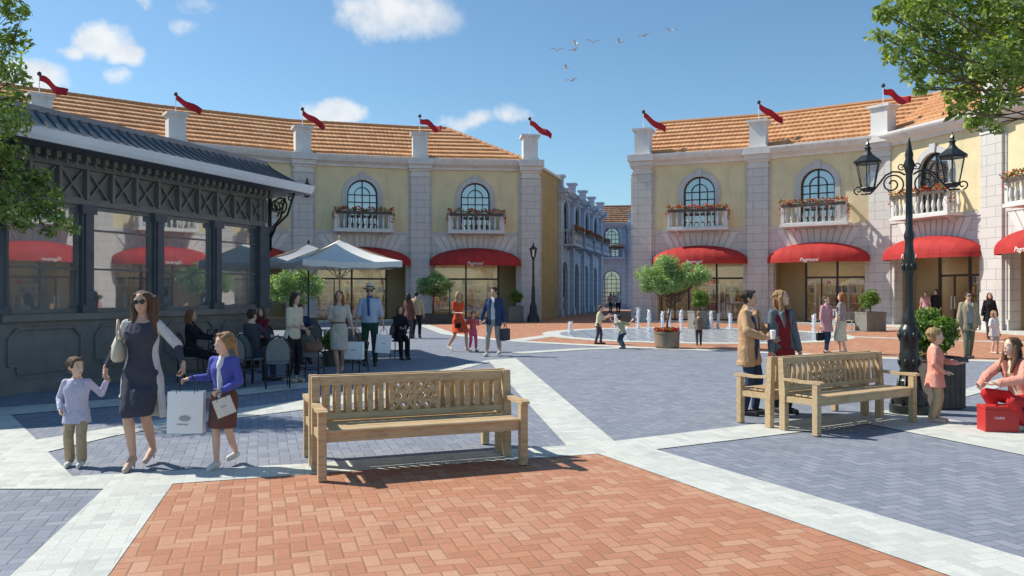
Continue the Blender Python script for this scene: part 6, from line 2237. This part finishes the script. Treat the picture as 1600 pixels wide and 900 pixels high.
# ---- children at the fountain
person('boy in a yellow-green shirt reaching out, left child by the fountain', G(935, 538, .012), 75, 1.30, dict(
    child=.5, q=1, hip=.86, fa=(-.08, .08, 0), fb=(.08, -.12, 0), ha=(-.16, -.45, 1.25), hb=(.16, -.50, 1.20), epa=(0, .3, -1), epb=(0, .3, -1), lean=8, top=('shirt', c_('pale_lime', (.58, .55, .36)), .5, .82, .018), bottom=('trousers', gry), hair=('short', 'brown'), shoes=shoe_b))
person('boy in a pale shirt bending with arms spread wide, second child by the fountain', G(973, 545, .012), 215, 1.15, dict(
    child=.6, q=1, hip=.74, lk=.97, fa=(-.14, -.06, 0), fb=(.14, .12, 0), ha=(-.60, -.06, 1.22), hb=(.60, -.06, 1.26), epa=(0, .5, -1), epb=(0, .5, -1), lean=22, top=('shirt', c_('pale_green', (.45, .45, .30)), .5, .82, .018), bottom=('trousers', denim), hair=('short', 'dark'), shoes=shoe_b))
person('child in a grey top standing before the fountain with its back turned', G(1092, 540, .012), 170, 1.12, dict(
    child=.6, q=1, hip=.85, ha=(-.1, -.3, 1.2), hb=(.12, -.3, 1.2), top=('shirt', c_('taupe', (.22, .19, .17)), .6, .80, .018), bottom=('trousers', gry), hair=('short', 'light'), shoes=shoe_b))
# ---- women in front of the sunlit arcade
_, w8, _b = person('woman in a pink tunic and jeans walking beside the red-haired woman', G(1291, 553), 22, 1.60, dict(
    f=True, q=1, fa=(-.07, -.12, 0), fb=(.07, .08, 0), ha=(-.26, -.06, .86), hb=(.1, -.25, 1.05), top=('tunic', rose, .7, .66, .018), bottom=('trousers', denim, .92), hair=('bun', 'brown'), shoes=shoe_b, hyaw=15))
t = thing('handbag', 'black handbag in the hand of the woman in the pink tunic', 'bag', w8('a') + Vector((-.02, 0, -.36)), rad(30))
m = MB(); m.bevbox(-.13, .13, -.05, .05, 0, .22, .02); m.build('bag_body', blk, t); m = MB(); m.tube([(-.08, 0, .21), (0, 0, .37), (.08, 0, .21)], .008, 6); m.build('handle', blk, t)
_, w9, _b = person('red-haired woman in a belted beige skirt and patterned top, back half turned', G(1315, 553), -125, 1.70, dict(
    f=True, q=1, fa=(-.07, -.10, 0), fb=(.08, .10, 0), ha=(-.22, -.1, .9), hb=(.24, -.04, .82), top=('blouse', c_('patterned', (.34, .28, .26), .5, .85, 30), .55, .92, .02), bottom=('skirt', cream, .36, .02), hair=('long', 'red'), shoes=shoe_n))
t = thing('handbag', 'brown bag hanging beside the red-haired woman in the beige skirt', 'bag', w9('a') + Vector((.03, 0, -.40)), rad(70))
m = MB(); m.bevbox(-.14, .14, -.05, .05, 0, .26, .02); m.build('bag_body', leather, t); m = MB(); m.tube([(-.08, 0, .25), (0, 0, .41), (.08, 0, .25)], .008, 6); m.build('handle', leather, t)
person('man in sunglasses and a beige jacket walking behind the large shrub', G(1513, 560), -6, 1.72, dict(
    q=1, skin=1, fa=(-.1, -.14, 0), fb=(.1, .12, 0), jacket=('jacket', c_('field_jacket', (.36, .30, .20)), .97, .72, .028, .4), top=('shirt', c_('grey_shirt', (.3, .3, .32)), .4, .9, .008), bottom=('trousers', olive), hair=('short', 'dark'), glasses=True, shoes=shoe_b))
person('long-haired woman in black walking in front of the sunlit arcade', G(1546, 530), -15, 1.68, dict(
    f=True, q=1, fa=(-.06, -.12, 0), fb=(.07, .10, 0), top=('coat', blk, .95, .66, .018), bottom=('trousers', gry), hair=('long', 'brown'), shoes=shoe_b))
person('child in a white top and shorts behind the crouching woman', G(1553, 553), 20, 1.22, dict(
    f=True, child=.5, q=1, hip=.86, top=('top', wht, .4, .72, .02), bottom=('shorts', c_('grey_shorts', (.4, .4, .42)), .35), hair=('bob', 'light'), shoes=shoe_n, fb=(.07, -.1, 0)))
person('man in dark clothes standing in the shop doorway behind the street lamp', Vector((20.35, 38.4, .101)), -60, 1.74, dict(q=0, top=('shirt', blk, .95, .8, .016), bottom=('trousers', blk), hair=('short', 'dark'), shoes=shoe_b))
person('person in a dusky pink top in the shop doorway behind the street lamp', Vector((19.95, 38.6, .101)), -40, 1.66, dict(f=True, q=0, top=('blouse', rose, .5, .8, .016), bottom=('trousers', gry), hair=('short', 'brown'), shoes=shoe_b))
